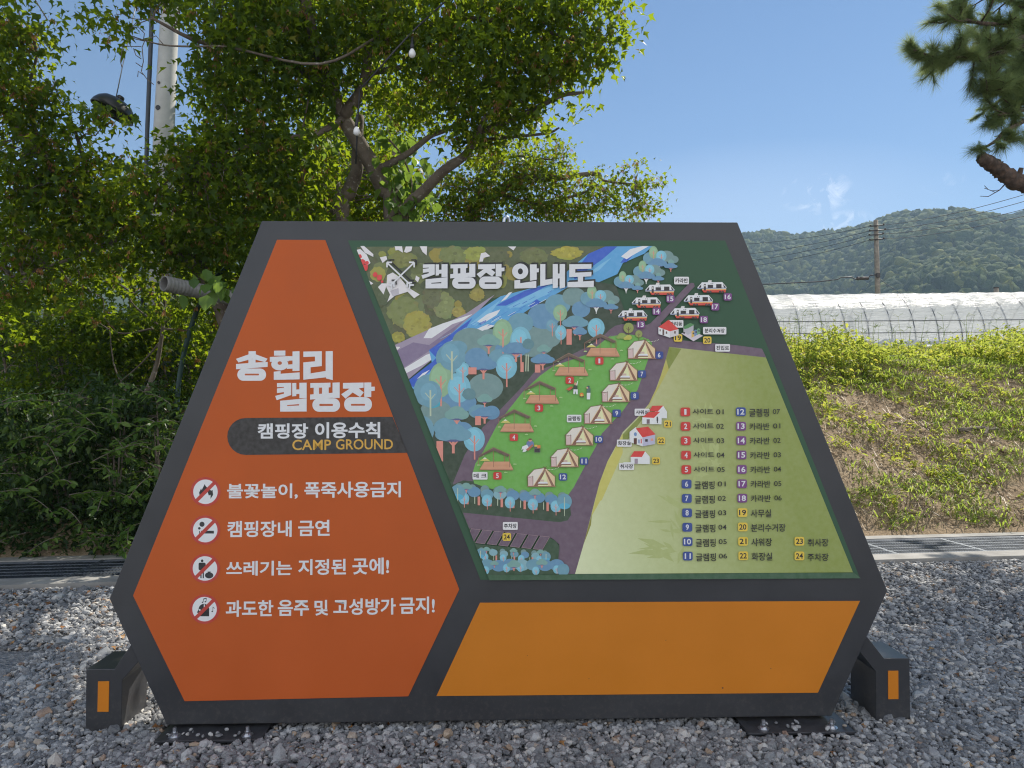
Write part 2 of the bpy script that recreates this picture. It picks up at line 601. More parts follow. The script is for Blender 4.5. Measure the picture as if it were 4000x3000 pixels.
# dark capsule that runs out into the frame
pts = [(1677, 660), (1793, 942)] + [(525 + 145 * math.cos(R(a)), 814 + 145 * math.sin(R(a))) for a in range(90, 271, 15)]
lt.poly(pts, (0.030, 0.026, 0.023, 1))
lt.text('캠핑장', 618, 710, 1015, 832, WHITE, 0.028)
lt.text('이용수칙', 1068, 700, 1580, 829, WHITE, 0.028)
lt.text('CAMP', 890, 838, 1195, 922, (0.72, 0.40, 0.05, 1), 0.012)
lt.text('GROUND', 1232, 834, 1680, 917, (0.72, 0.40, 0.05, 1), 0.012)
lt.build('heading_capsule', rules)
for t, x0, y0, x1, y1 in (('불꽃놀이,', 378, 136, 934, 262), ('폭죽사용금지', 985, 120, 1742, 250), ('캠핑장내', 380, 428, 886, 560), ('금연', 936, 422, 1184, 550),
                          ('쓰레기는', 372, 742, 888, 862), ('지정된', 936, 728, 1312, 856), ('곳에!', 1362, 718, 1650, 852),
                          ('과도한', 368, 1052, 742, 1184), ('음주', 776, 1048, 1022, 1178), ('및', 1064, 1050, 1172, 1174), ('고성방가', 1212, 1036, 1702, 1170), ('금지!', 1732, 1024, 2008, 1162)):
    lt = Print().view(ZB)
    lt.text(t, x0, y0, x1, y1, WHITE, 0.024)
    lt.build('rule_lettering', rules)
# ---- four prohibition pictograms
RED = (0.52, 0.045, 0.030, 1)
def pictogram(cx, cy_, draw):
    P = Print(0.0042).view(ZB)
    P.ell(cx, cy_, 118, 115, RED, n=48)
    P.ell(cx, cy_, 96, 96, (0.80, 0.80, 0.80, 1), n=48)
    draw(P, cx, cy_)
    q = 0.7071
    a, w = 104, 14
    P.poly([(cx - a * q - w * q, cy_ + a * q - w * q), (cx + a * q - w * q, cy_ - a * q - w * q), (cx + a * q + w * q, cy_ - a * q + w * q), (cx - a * q + w * q, cy_ + a * q + w * q)], RED)
    P.build('pictogram', rules)
def d_fire(P, x, y):
    P.poly([(x - 44, y + 40), (x - 50, y + 8), (x - 34, y - 28), (x - 30, y - 12), (x - 6, y - 60), (x + 2, y - 44), (x + 24, y - 22), (x + 28, y - 30), (x + 44, y - 8), (x + 56, y - 14), (x + 60, y + 24),
            (x + 40, y + 56), (x + 40, y + 24), (x + 26, y + 30), (x + 18, y + 4), (x + 2, y - 6), (x - 10, y + 16), (x - 22, y + 26), (x - 30, y + 10), (x - 34, y + 34)], BLACK)
def d_smoke(P, x, y):
    P.ell(x - 25, y - 46, 20, 20, BLACK)
    P.ell(x - 46, y - 14, 10, 10, BLACK)
    P.rect(x - 48, y + 6, x - 42, y + 27, BLACK)
    P.rect(x - 34, y + 5, x + 68, y + 27, BLACK)
def d_litter(P, x, y):
    P.ell(x - 22, y - 60, 10, 11, BLACK)
    P.rrect(x - 50, y - 46, x + 6, y + 14, 12, BLACK)
    P.rect(x - 36, y, x - 26, y + 76, BLACK)
    P.rect(x - 18, y, x - 8, y + 76, BLACK)
    P.ell(x + 33, y + 54, 33, 24, BLACK)
    P.poly([(x + 24, y + 36), (x + 20, y + 24), (x + 46, y + 24), (x + 42, y + 36)], BLACK)
def d_noise(P, x, y):
    P.ell(x - 5, y + 2, 42, 44, BLACK)
    P.poly([(x - 47, y + 2), (x - 60, y + 26), (x - 50, y + 30), (x - 50, y + 50), (x - 30, y + 56), (x + 36, y + 56), (x + 36, y - 10), (x, y)], BLACK)
    P.ell(x - 38, y + 6, 7, 7, (0.8, 0.8, 0.8, 1))
    P.line([(x - 2, y - 38), (x - 2, y + 14)], 8, (0.8, 0.8, 0.8, 1))
    for a, b in ((-16, -62), (6, -66)):
        P.ell(x + a, y + b + 8, 6, 5, BLACK)
        P.line([(x + a + 5, y + b + 8), (x + a + 9, y + b - 20)], 4, BLACK)
    P.line([(x - 7, y - 80), (x + 15, y - 86)], 8, BLACK)
    P.ell(x + 60, y + 18, 6, 5, BLACK)
    P.line([(x + 65, y + 18), (x + 66, y - 18), (x + 78, y - 4)], 4, BLACK)
pictogram(209, 202, d_fire)
pictogram(207, 503, d_smoke)
pictogram(205, 804, d_litter)
pictogram(202, 1123, d_noise)

# ---- the printed map
mp = Print(0.0036)
DKG = pc(58, 78, 62)
mp.clip = ((1391, 968), (1893, 2216))
mp.view(ZC)
# forest in the top corner, its river bank and river
mp.poly([(150, 130), (300, 122), (2010, 122), (2830, 118), (2830, 122), (2650, 200), (2450, 360), (2330, 480), (1900, 620), (1560, 690), (1330, 850), (1180, 920), (1000, 990), (720, 1120), (550, 1190)], pc(84, 94, 66))
fx = random.Random(4)
def inforest(x, y):
    if y < 135: return False
    if x < 190 + (y - 120) * 0.375: return False
    return (x - 550) * (-0.50) + 1150 > y and x < 2600
for k in range(170):
    x, y = fx.uniform(180, 2600), fx.uniform(140, 1170)
    if not inforest(x, y): continue
    r = fx.uniform(26, 90)
    if not inforest(x, y + r * 0.8) or y - r < 124 or not inforest(x - r * 0.9, y): continue
    c = fx.choice([(72, 84, 58), (96, 106, 66), (112, 122, 78), (128, 134, 62), (148, 146, 74), (104, 116, 82), (84, 88, 62), (140, 130, 60)])
    mp.ell(x, y, r, r * fx.uniform(0.8, 1.1), pc(*c), n=22, jag=0.22)
for cx, cy_, rx, ry, c in ((640, 260, 140, 90, (118, 122, 70)), (1180, 220, 140, 100, (112, 122, 74)), (1430, 200, 120, 80, (140, 148, 72)), (1680, 240, 110, 90, (88, 96, 66)), (2060, 230, 150, 90, (104, 112, 72)),
                          (2420, 190, 160, 70, (158, 152, 64)), (660, 820, 170, 160, (116, 126, 78)), (800, 960, 150, 140, (152, 148, 72)), (1090, 760, 110, 150, (122, 132, 88)), (960, 660, 100, 130, (98, 104, 74)),
                          (1250, 830, 70, 60, (150, 140, 74)), (600, 1100, 70, 60, (148, 146, 66)), (420, 640, 90, 130, (76, 88, 60)), (1450, 640, 80, 70, (144, 136, 70)), (560, 480, 90, 60, (120, 128, 70))):
    for k in range(16):
        a = 6.283 * k / 16 + fx.uniform(-0.2, 0.2)
        mp.ell(cx + rx * 0.74 * math.cos(a), cy_ + ry * 0.74 * math.sin(a), rx * fx.uniform(0.24, 0.4), ry * fx.uniform(0.22, 0.36), pc(*[v * fx.uniform(0.93, 1.04) for v in c]), n=13, jag=0.4)
    mp.ell(cx, cy_, rx * 0.86, ry * 0.86, pc(*c), n=46, jag=0.2)
    for k in range(14):
        a, q = fx.uniform(0, 6.28), fx.uniform(0.1, 0.75)
        s = fx.uniform(0.85, 1.12)
        mp.ell(cx + rx * q * math.cos(a), cy_ + ry * q * math.sin(a), fx.uniform(10, 26), fx.uniform(8, 20), pc(*[min(250, v * s) for v in c]), n=9, jag=0.5)
PW = pc(214, 212, 224)
for q in ([(140, 160), (190, 150), (260, 210), (300, 300), (260, 330), (200, 260), (160, 220)], [(190, 118), (230, 116), (330, 205), (330, 235), (240, 190)], [(560, 120), (640, 120), (650, 190), (600, 160), (570, 165)],
          [(680, 122), (750, 122), (740, 170), (690, 190), (660, 180)], [(830, 120), (910, 120), (905, 218), (860, 180)], [(1490, 195), (1540, 185), (1590, 226), (1520, 245), (1510, 285), (1470, 286)],
          [(1780, 122), (1870, 122), (1840, 165)], [(480, 430), (540, 402), (610, 450), (700, 560), (830, 640), (770, 680), (700, 610), (560, 655), (480, 720), (510, 640), (470, 560)],
          [(400, 240), (470, 225), (480, 260), (430, 300)], [(440, 640), (480, 520), (420, 520), (380, 560)], [(270, 480), (330, 520), (290, 545)], [(790, 435), (830, 460), (810, 510), (780, 480)]):
    mp.poly(q, PW)
mp.poly([(510, 600), (600, 570), (610, 640), (540, 660)], pc(178, 176, 192))
for cx, cy_, r in ((182, 230, 24), (215, 290, 30), (240, 350, 34), (262, 300, 20), (350, 425, 26), (395, 455, 30), (425, 500, 14)):
    mp.ell(cx, cy_, r, r * 1.05, pc(205, 62, 66), n=14, jag=0.25)
LIL = pc(152, 142, 168)
mp.poly([(550, 1190), (720, 1110), (1000, 985), (1180, 915), (1330, 845), (1560, 690), (1640, 640), (1480, 800), (1330, 920), (1150, 1080), (930, 1240), (1000, 1310), (700, 1560), (690, 1575)], LIL)
mp.poly([(575, 1250), (760, 1155), (930, 1185), (1100, 1060), (1330, 900), (1150, 1090), (930, 1250), (640, 1440)], pc(124, 112, 146))
mp.poly([(870, 1110), (930, 1010), (1080, 950), (1180, 920), (1400, 850), (1300, 920), (1180, 960), (960, 1110)], pc(222, 222, 230))
mp.poly([(550, 1200), (620, 1205), (600, 1230), (565, 1245)], pc(214, 214, 224))
mp.poly([(640, 1450), (900, 1290), (960, 1270), (1003, 1312), (860, 1400), (680, 1490)], pc(222, 222, 230))
mp.poly([(512, 1110), (520, 1112), (560, 1190), (545, 1195)], PW)
# river
mp.poly([(690, 1580), (960, 1370), (930, 1240), (1150, 1080), (1330, 920), (1480, 800), (1700, 660), (1960, 590), (2330, 480), (2450, 360), (2650, 200), (2830, 122), (3340, 118), (3250, 200), (3020, 300), (2960, 420), (2550, 600), (2200, 780), (1830, 900),
         (1450, 1060), (1130, 1200), (1000, 1480), (820, 1700), (800, 1700)], pc(88, 158, 216))
DB, LB = pc(52, 92, 196), pc(120, 180, 226)
for q in ([(690, 1580), (960, 1370), (1010, 1320), (930, 1240), (1150, 1080), (1400, 890), (1330, 1000), (1130, 1180), (1010, 1400), (760, 1640)], [(1650, 760), (1760, 700), (1960, 600), (2250, 520), (2100, 600), (1760, 760)],
          [(2650, 200), (2830, 122), (2960, 122), (2800, 260), (2600, 400), (2500, 480), (2480, 420)], [(2000, 760), (2090, 690), (2120, 710), (2200, 740), (2050, 800)], [(3060, 210), (3180, 160), (3060, 290), (2990, 300)],
          [(1440, 1040), (1620, 960), (1500, 1060)]):
    mp.poly(q, DB)
for q in ([(1760, 780), (2100, 600), (2400, 500), (2200, 640), (1900, 780)], [(1370, 960), (1560, 800), (1700, 700), (1600, 830), (1420, 970)], [(2560, 480), (2800, 300), (2900, 240), (2760, 380)]):
    mp.poly(q, LB)
for q in ([(1450, 930), (1560, 850), (1700, 800), (1660, 860), (1500, 960)], [(1420, 1020), (1560, 960), (1640, 975), (1480, 1060)], [(800, 1550), (860, 1490), (940, 1450), (880, 1510)],
          [(1700, 720), (1790, 620), (1830, 610), (1760, 690)], [(3000, 230), (3100, 150), (3230, 118), (3300, 118), (3120, 220), (3060, 260)]):
    mp.poly(q, pc(222, 226, 234))
for k in range(60):
    x = fx.uniform(1000, 2500)
    y = 1180 - (x - 1000) * 0.42 + fx.uniform(-60, 40)
    L = fx.uniform(30, 90)
    mp.line([(x, y), (x + L, y - L * 0.55)], fx.uniform(3, 7), fx.choice([DB, LB, pc(190, 212, 232), pc(70, 130, 210)]))
# purple road, light field, lawn
PUR = pc(102, 86, 106)
mp.view(lambda x, y: (x, y))
e, d, f, g = ZE, ZD, ZF, ZG
mp.poly([e(300, 755), e(450, 560), e(760, 330), e(980, 100), e(1250, -90), e(1500, -230), e(1700, -350), e(2000, -300), e(2100, 0), e(1500, 450), e(1150, 750), e(750, 1300), e(600, 1480), e(560, 1620)], pc(52, 68, 54))
mp.poly([e(600, 1400), e(700, 1160), e(850, 930), e(990, 790), e(1190, 580), e(1300, 450), e(1480, 380), e(1640, 290), e(1790, 215), d(640, 900), d(690, 850), d(740, 815), d(800, 800), d(960, 805), d(1030, 805), d(1060, 790), d(1400, 440), d(1425, 428),
         d(1450, 432), d(1456, 460), d(1150, 790), d(1180, 900), d(1290, 940), d(1500, 960), d(1800, 985), d(2060, 1020), d(2098, 1100), d(1230, 1005), g(415, 165), g(392, 250), g(345, 400), g(280, 540), g(130, 690), g(60, 830), f(1860, 0), f(1770, 240), f(1690, 550), f(1600, 900), f(1508, 1218),
         f(1300, 1218), f(1312, 1080), f(1338, 900), f(1275, 842), f(1225, 818), f(385, 728), f(322, 735), f(250, 552), f(400, 566), f(1290, 655), f(1400, 520), f(1300, 380), f(300, 330), f(195, 255)], PUR)
mp.poly([f(250, 552), f(800, 605), f(1290, 655), f(1350, 658), f(1430, 640), f(1465, 580), f(1460, 530), f(1440, 350), f(1200, 280), f(300, 210), f(190, 256)], pc(56, 76, 60))
mp.poly([e(1960, 130), d(690, 912), d(800, 893), d(880, 893), d(960, 905), d(1040, 935), d(1072, 968), d(1070, 1020), g(300, 200), g(220, 430), g(130, 560), g(0, 700), e(1830, 1090), e(1740, 1250), e(1660, 1400), e(1640, 1440), e(1590, 1510), e(1500, 1560), e(1200, 1510), e(900, 1450), e(780, 1410), e(760, 1340), e(790, 1240), e(860, 1130), e(980, 900), e(1080, 770), e(1200, 620), e(1350, 480), e(1460, 400), e(1750, 300)], pc(104, 166, 78))
# field: pale near the road, olive to the right
NU, NV = 8, 16
Lb = [g(415, 167), g(392, 250), g(345, 400), g(280, 540), g(130, 690), g(60, 830), f(1860, 0), f(1770, 240), f(1690, 550), f(1600, 900), f(1508, 1218)]
def lerp_path(P_, t):
    i = min(int(t * (len(P_) - 1)), len(P_) - 2)
    u = t * (len(P_) - 1) - i
    return (P_[i][0] + (P_[i + 1][0] - P_[i][0]) * u, P_[i][1] + (P_[i + 1][1] - P_[i][1]) * u)
def y_on(P_, y):
    for (x0, y0), (x1, y1) in zip(P_, P_[1:]):
        if y0 <= y <= y1:
            return x0 + (x1 - x0) * (y - y0) / (y1 - y0)
    return P_[-1][0]
vv, cc = [], []
tl_, tr_, br_ = g(415, 167), g(1010, 232), g(1546, 1555)
bl_ = f(1508, 1218)
for j in range(NV + 1):
    t = j / NV
    ly = tl_[1] + (bl_[1] - tl_[1]) * t
    lx = y_on(Lb, ly)
    rx, ry = tr_[0] + (br_[0] - tr_[0]) * t, tr_[1] + (br_[1] - tr_[1]) * t
    for i in range(NU + 1):
        u = i / NU
        vv.append(sp(lx + (rx - lx) * u, ly + (ry - ly) * u))
        a = (0.55 * (1 - u) + 0.45 * t * (1 - u))
        a = max(0, min(1, a))
        top, low_, right = (168, 172, 122), (208, 218, 186), (134, 148, 80)
        c0 = [top[k] * (1 - t) + low_[k] * t for k in range(3)]
        uu = min(1, u * 1.15)
        cc.append(pc(*[c0[k] * (1 - uu) + right[k] * uu for k in range(3)]))
mp.put(vv, [(j * (NU + 1) + i, j * (NU + 1) + i + 1, (j + 1) * (NU + 1) + i + 1, (j + 1) * (NU + 1) + i) for j in range(NV) for i in range(NU)], cc)
mp.poly([g(415, 167), g(490, 178), g(412, 305), g(395, 240)], pc(124, 136, 62))
mp.poly([g(395, 240), g(412, 305), g(300, 510), g(270, 560), g(345, 400)], pc(176, 172, 92))
mp.poly([g(270, 560), g(300, 540), g(215, 660), g(160, 740), g(122, 800), g(122, 712), g(190, 640)], pc(128, 140, 70))
mp.poly([g(128, 700), g(128, 820), g(0, 1110), f(1780, 430), f(1690, 590), f(1692, 552), f(1770, 240), f(1860, 0), g(60, 832)], pc(190, 186, 104))
mp.poly([f(1692, 552), f(1680, 690), f(1600, 900)], pc(132, 132, 48))
for cx, cy_, s in ((700, 900, 1.0), (560, 1150, 1.3), (420, 1450, 1.2), (720, 1450, 1.1), (650, 620, 0.7), (480, 1300, 0.9)):
    for k in range(11):
        a = R(fx.uniform(150, 290))
        L, w = fx.uniform(80, 190) * s, fx.uniform(8, 17) * s
        ox, oy = cx + fx.uniform(-50, 50), cy_ + fx.uniform(-60, 60)
        ex, ey = ox + math.cos(a) * L, oy + math.sin(a) * L * 0.8
        mx_, my_ = (ox + ex) / 2, (oy + ey) / 2
        nx, ny = -math.sin(a) * w, math.cos(a) * w
        if min(ox, ex) < 150 or max(oy, ey) > 1540: continue
        mp.poly([g(ox, oy), g(mx_ + nx, my_ + ny), g(ex, ey), g(mx_ - nx, my_ - ny)], pc(166, 178, 122))
# blue storybook trees
CRN = [(112, 142, 148), (104, 150, 176), (96, 140, 180), (126, 168, 186), (116, 158, 160), (118, 178, 206), (134, 170, 142)]
TRK, TRP = pc(206, 136, 128), pc(176, 190, 172)
def rtree(x, y, r, c=5, h=1.25, tr=TRK, tall=1.15):
    """round crown with a forked trunk, (x, y) is the crown's centre"""
    mp.ell(x, y, r, r * tall, pc(*CRN[c]), n=20)
    mp.ell(x - r * 0.12, y - r * 0.2, r * 0.72, r * tall * 0.66, pc(*[min(255, v * 1.06) for v in CRN[c]]), n=16)
    mp.line([(x + 2, y - r * 0.35), (x + 4, y + r * (tall + h * 0.6))], r * 0.14, tr)
    mp.line([(x - r * 0.42, y - r * 0.1), (x + 2, y + r * 0.4)], r * 0.07, tr)
    mp.line([(x + r * 0.45, y - r * 0.02), (x + 2, y + r * 0.5)], r * 0.07, tr)
def cloudtree(x, y, rx, ry, c, tr=TRK, h=0.9, tw=0.16):
    """flat-bottomed cloud of a crown on a forked trunk"""
    mp.line([(x, y + ry * 0.4), (x, y + ry * (1 + h))], rx * tw, tr)
    mp.line([(x - rx * 0.4, y + ry * 0.4), (x, y + ry * 1.2)], rx * 0.09, tr)
    mp.line([(x + rx * 0.4, y + ry * 0.4), (x, y + ry * 1.2)], rx * 0.09, tr)
    mp.ell(x, y + ry * 0.35, rx * 0.92, ry * 0.45, pc(84, 92, 140), n=18)
    for dx, dy, q in ((-0.5, 0.12, 0.55), (0.5, 0.12, 0.55), (0, -0.2, 0.72)):
        mp.ell(x + dx * rx, y + dy * ry, rx * q, ry * q * 1.05, pc(*CRN[c]), n=18)
    mp.ell(x, y + ry * 0.16, rx * 0.8, ry * 0.42, pc(*CRN[c]), n=18)
def mass(x, y, rx, ry, c):
    mp.ell(x, y, rx, ry, pc(*CRN[c]), n=26)
mp.view(ZE)
for x, y, rx, ry, c in ((750, 190, 160, 120, 0), (920, 190, 140, 110, 0), (1290, 190, 180, 130, 0), (1420, 150, 110, 90, 0), (1380, -30, 140, 110, 2), (1180, 30, 110, 90, 1), (580, 330, 130, 130, 1), (800, 330, 100, 90, 2), (1100, 250, 140, 80, 2), (1010, 330, 110, 80, 1),
                        (380, 610, 120, 140, 1), (620, 560, 110, 100, 5), (880, 580, 150, 120, 0), (600, 710, 200, 100, 2), (450, 800, 140, 110, 0), (560, 930, 130, 90, 1), (340, 950, 95, 120, 1), (680, 960, 90, 80, 2), (820, 790, 90, 60, 1), (930, 800, 70, 60, 2), (640, 240, 80, 60, 1), (1500, -130, 110, 90, 1), (1640, -200, 100, 80, 0), (1700, -90, 80, 70, 2)):
    mass(x, y, rx, ry, c)
mp.ell(420, 720, 70, 40, pc(70, 160, 190))
mp.ell(680, 420, 60, 50, pc(74, 158, 190))
for x, y, r, c, tall in ((1025, 110, 86, 6, 1.35), (1180, 180, 90, 5, 1.35), (490, 520, 100, 6, 1.5), (650, 590, 100, 5, 1.25), (680, 430, 62, 5, 1.05), (1057, 405, 92, 5, 1.15), (780, 1030, 92, 5, 1.15), (1525, 110, 50, 5, 1.3), (1830, 70, 74, 5, 1.15), (1450, 50, 50, 1, 1.1), (1520, -60, 60, 6, 1.2)):
    rtree(x, y, r, c, tall=tall)
rtree(585, 310, 110, 1, tr=TRP)
rtree(400, 640, 100, 1, tr=TRP)
for x, y, rx, ry, c in ((905, 180, 95, 60, 4), (1380, 250, 58, 40, 4), (870, 680, 64, 44, 4), (630, 810, 100, 70, 4), (1140, 250, 120, 60, 2), (860, 380, 110, 70, 2), (600, 980, 150, 90, 1), (1370, 340, 100, 50, 2), (870, 800, 110, 50, 2), (1650, 20, 110, 60, 1), (1690, 100, 60, 40, 2)):
    cloudtree(x, y, rx, ry, c)
for x0, y0, x1, y1 in ((1575, 80, 1620, 215), (1303, 385, 1350, 455), (788, 830, 838, 908), (455, 1045, 512, 1220), (730, 410, 800, 470), (1178, 365, 1206, 450)):
    mp.rect(x0, y0, x1, y1, TRK)
mp.ell(735, 640, 58, 50, pc(92, 132, 146), n=30, jag=0.12)
mp.ell(1245, 210, 50, 46, pc(92, 132, 146), n=30, jag=0.12)
mp.line([(1228, 300), (1224, 445)], 9, TRP)
mp.line([(1246, 300), (1244, 445)], 9, TRP)
# left trees are cut by the panel's own border
mp.view(lambda x, y: (x, y))
mp.poly([(1360, 940), (1393, 975), (1905, 2240), (1877, 2264)], pc(66, 96, 72))
mp.view(ZD)
for cx, cy_, s in ((1110, 200, 1.0), (1010, 320, 0.9), (830, 410, 0.85), (560, 560, 1.1)):
    for dx, dy, rx, ry, c in ((90, -10, 66, 50, 0), (-60, 10, 60, 56, 1), (150, 20, 50, 36, 0)):
        mass(cx + dx * s, cy_ + dy * s, rx * s, ry * s, c)
    rtree(cx - 26 * s, cy_ - 45 * s, 40 * s, 6, tall=1.4)
    rtree(cx + 44 * s, cy_ - 10 * s, 48 * s, 5, tall=1.05)
    cloudtree(cx + 132 * s, cy_ + 40 * s, 28 * s, 22 * s, 4)
    cloudtree(cx + 130 * s, cy_ + 78 * s, 58 * s, 28 * s, 2, tw=0.12)
    cloudtree(cx + 10 * s, cy_ + 50 * s, 84 * s, 44 * s, 2, tr=pc(210, 216, 222), tw=0.08)
    for k in (-18, -8, 8, 18):
        mp.line([(cx + 10 * s + k * s, cy_ + 80 * s), (cx + 10 * s, cy_ + 122 * s)], 4 * s, pc(214, 220, 226))
mp.view(ZF)
def grove(x0, x1, y0, slope, n, r, rows=1):
    for k in range(n):
        x = x0 + (x1 - x0) * k / (n - 1)
        y = y0 + slope * (x - x0)
        mass(x, y - r * 0.5 + fx.uniform(-8, 8), r * 0.62, r * 0.6, 0)
        mass(x + r * 0.3, y + fx.uniform(-10, 10), r * 0.9, r * 0.72, fx.choice([1, 2, 2, 3]))
    for k in range(n):
        x = x0 + (x1 - x0) * (k + 0.3) / n
        y = y0 + slope * (x - x0)
        if k % 3 == 0:
            cloudtree(x + r * 0.5, y - r * 0.75, r * 0.8, r * 0.55, 4)
        mp.rect(x + r * 0.5, y + r * 0.5, x + r * 0.5 + r * 0.34, y + r * 1.7, TRK)
        if k % 2 == 0:
            rtree(x + r * 0.2, y + r * 0.9, r * 0.72, 5, h=1.0)
        else:
            mp.line([(x + r * 0.1, y + r * 0.5), (x + r * 0.1, y + r * 1.5)], r * 0.12, TRP)
    for x in (x0 - r * 0.2, x1 + r * 0.3):
        y = y0 + slope * (x - x0) + 10
        mp.ell(x, y, r * 1.02, r * 1.08, pc(*CRN[1]), n=24)
        mp.ell(x, y + r * 0.62, r * 0.78, r * 0.42, pc(86, 166, 204), n=18)
        mp.line([(x, y - r * 0.6), (x, y + r * 2.0)], 8, TRP)
grove(260, 1370, 330, 0.085, 9, 78)
STALL = pc(150, 128, 140)
for k in range(7):
    x, y = 390 + k * 124, 728 + k * 13
    mp.poly([(x, y), (x + 100, y + 11), (x + 25 - 5, y + 150), (x - 78 + (30 if k == 0 else 0), y + 138)], PUR)
    mp.line([(x, y), (x + 100, y + 11), (x + 20, y + 150), (x - 78 + (30 if k == 0 else 0), y + 138), (x, y)], 4, STALL)
mp.poly([(325, 735), (390, 730), (300, 880), (560, 905), (1060, 950), (1160, 960), (1230, 825), (1300, 860), (1340, 920), (1310, 1218), (490, 1228), (440, 1030)], pc(54, 80, 60))
for k in range(7):
    x, y = 390 + k * 124, 728 + k * 13
    mp.poly([(x, y), (x + 100, y + 11), (x + 20, y + 150), (x - 78 + (30 if k == 0 else 0), y + 138)], PUR)
    mp.line([(x, y), (x + 100, y + 11), (x + 20, y + 150), (x - 78 + (30 if k == 0 else 0), y + 138), (x, y)], 4, STALL)
grove(500, 1180, 985, 0.05, 7, 50)
for k in range(7):
    x = 540 + k * 125
    mass(x + 20, 1120 + fx.uniform(-8, 8), 80, 62, fx.choice([1, 2, 3]))
for x, y in ((545, 1175), (770, 1150), (920, 1145), (1085, 1180), (1310, 1165)):
    rtree(x, y, 40, 5, h=0.2)
for x, y, rx in ((640, 1100, 44), (1150, 1090, 60), (850, 1110, 70)):
    cloudtree(x, y, rx, rx * 0.7, 4, h=0.5)
mp.ell(1380, 1170, 66, 66, pc(*CRN[1]), n=24)
mp.view(lambda x, y: (x, y))
# keep the border clean under the grove, and round the picture's foot
mp.poly([f(440, 1229), f(1520, 1218), (3329, 2234), (3357, 2256), (1877, 2264)], pc(60, 92, 70))
mp.poly([f(400, 1010), f(440, 1030), f(500, 1232), f(470, 1240)], pc(60, 92, 70))
mp.view(ZD)
for x, y, r in ((860, 835, 46), (952, 888, 32)):
    mp.line([(x, y + r * 0.2), (x, y + r * 1.7)], r * 0.16, pc(94, 72, 56))
    mp.ell(x, y, r, r * 1.02, pc(138, 150, 84), n=22)
    mp.line([(x, y - r * 0.2), (x, y + r)], r * 0.12, pc(94, 72, 56))
    mp.line([(x - r * 0.4, y), (x, y + r * 0.5), (x + r * 0.4, y - r * 0.05)], r * 0.09, pc(94, 72, 56))
for x, y, r, c in ((800, 905, 36, (134, 158, 86)), (770, 918, 20, (134, 158, 86)), (860, 920, 30, (178, 176, 84)), (832, 930, 18, (178, 176, 84))):
    mp.ell(x, y, r, r * 0.75, pc(*c), n=14)
# caravans
def caravan(x, y, s):
    P = lambda a, b: (x + a * s, y + b * s)
    w_ = pc(222, 222, 230)
    mp.poly([P(100, -3), P(128, -3), P(126, 18), P(90, 18)], pc(206, 206, 214))
    mp.poly([P(0, 62), P(40, 16), P(222, 13), P(262, 60), P(256, 74), P(0, 76)], w_)
    mp.poly([P(42, 84), P(258, 74), P(252, 106), P(56, 106)], pc(196, 70, 58))
    mp.poly([P(0, 66), P(258, 62), P(256, 70), P(0, 74)], pc(104, 116, 160))
    mp.poly([P(42, 76), P(258, 74), P(258, 84), P(42, 86)], pc(224, 172, 116))
    mp.poly([P(10, 62), P(34, 34), P(34, 58), P(24, 68)], pc(48, 44, 52))
    mp.poly([P(228, 30), P(254, 58), P(246, 66), P(236, 56)], pc(48, 44, 52))
    mp.rrect(*P(57, 30), *P(76, 88), 5 * s, pc(48, 42, 46))
    mp.rect(*P(60, 38), *P(73, 52), pc(206, 206, 212))
    mp.rect(*P(92, 38), *P(140, 66), pc(44, 40, 44))
    mp.rect(*P(168, 32), *P(216, 70), pc(44, 40, 44))
    for a in (92, 116, 202, 226):
        mp.ell(*P(a, 102), 11 * s, 11 * s, pc(40, 38, 42), n=14)
        mp.ell(*P(a, 102), 4 * s, 4 * s, pc(120, 100, 96), n=8)
    mp.ell(*P(122, 28), 4 * s, 4 * s, pc(50, 46, 52), n=8)
    mp.ell(*P(138, 28), 4 * s, 4 * s, pc(50, 46, 52), n=8)
for x, y in ((1010, 432), (889, 547), (767, 663), (1477, 410), (1355, 526), (1234, 642)):
    caravan(x, y, 1.0)
mp.view(ZE)
# wooden decks under dark awnings
def deck(x, y):
    P = lambda a, b: (x + a, y + b)
    mp.ell(*P(-95, 70), 15, 10, pc(148, 176, 130), n=10)
    mp.poly([P(-118, 118), P(-75, 86), P(-30, 118)], pc(196, 190, 108))
    mp.poly([P(-92, 100), P(-75, 86), P(-58, 100)], pc(228, 226, 214))
    mp.poly([P(-80, 124), P(136, 124), P(168, 190), P(-120, 190)], pc(200, 150, 122))
    for k in range(5):
        mp.line([P(-88 - k * 7, 136 + k * 11), P(141 + k * 6, 136 + k * 11)], 2.2, pc(176, 126, 102))
    mp.poly([P(-120, 188), P(168, 188), P(168, 199), P(-120, 196)], pc(172, 122, 100))
    BR_ = pc(150, 106, 88)
    for x0, a, b in ((-132, 84, 160), (94, 76, 124), (0, 4, 172), (137, 60, 174)):
        mp.line([P(x0, a), P(x0, b)], 5, BR_)
    mp.poly([P(0, 0), P(138, 62), P(120, 84), P(2, 30), P(-122, 88), P(-134, 76)], pc(98, 84, 72))
    mp.poly([P(0, 0), P(138, 62), P(134, 66), P(0, 8), P(-134, 80), P(-134, 76)], pc(128, 104, 88))
    for dx, dy in ((-128, 158), (104, 222), (182, 150)):
        mp.poly([P(dx - 14, dy), P(dx - 8, dy - 13), P(dx - 4, dy - 4), P(dx + 1, dy - 15), P(dx + 6, dy - 4), P(dx + 11, dy - 12), P(dx + 16, dy)], pc(164, 196, 138))
for x, y in ((1863, 120), (1593, 285), (1342, 525), (1124, 770), (947, 1097)):
    deck(x, y)
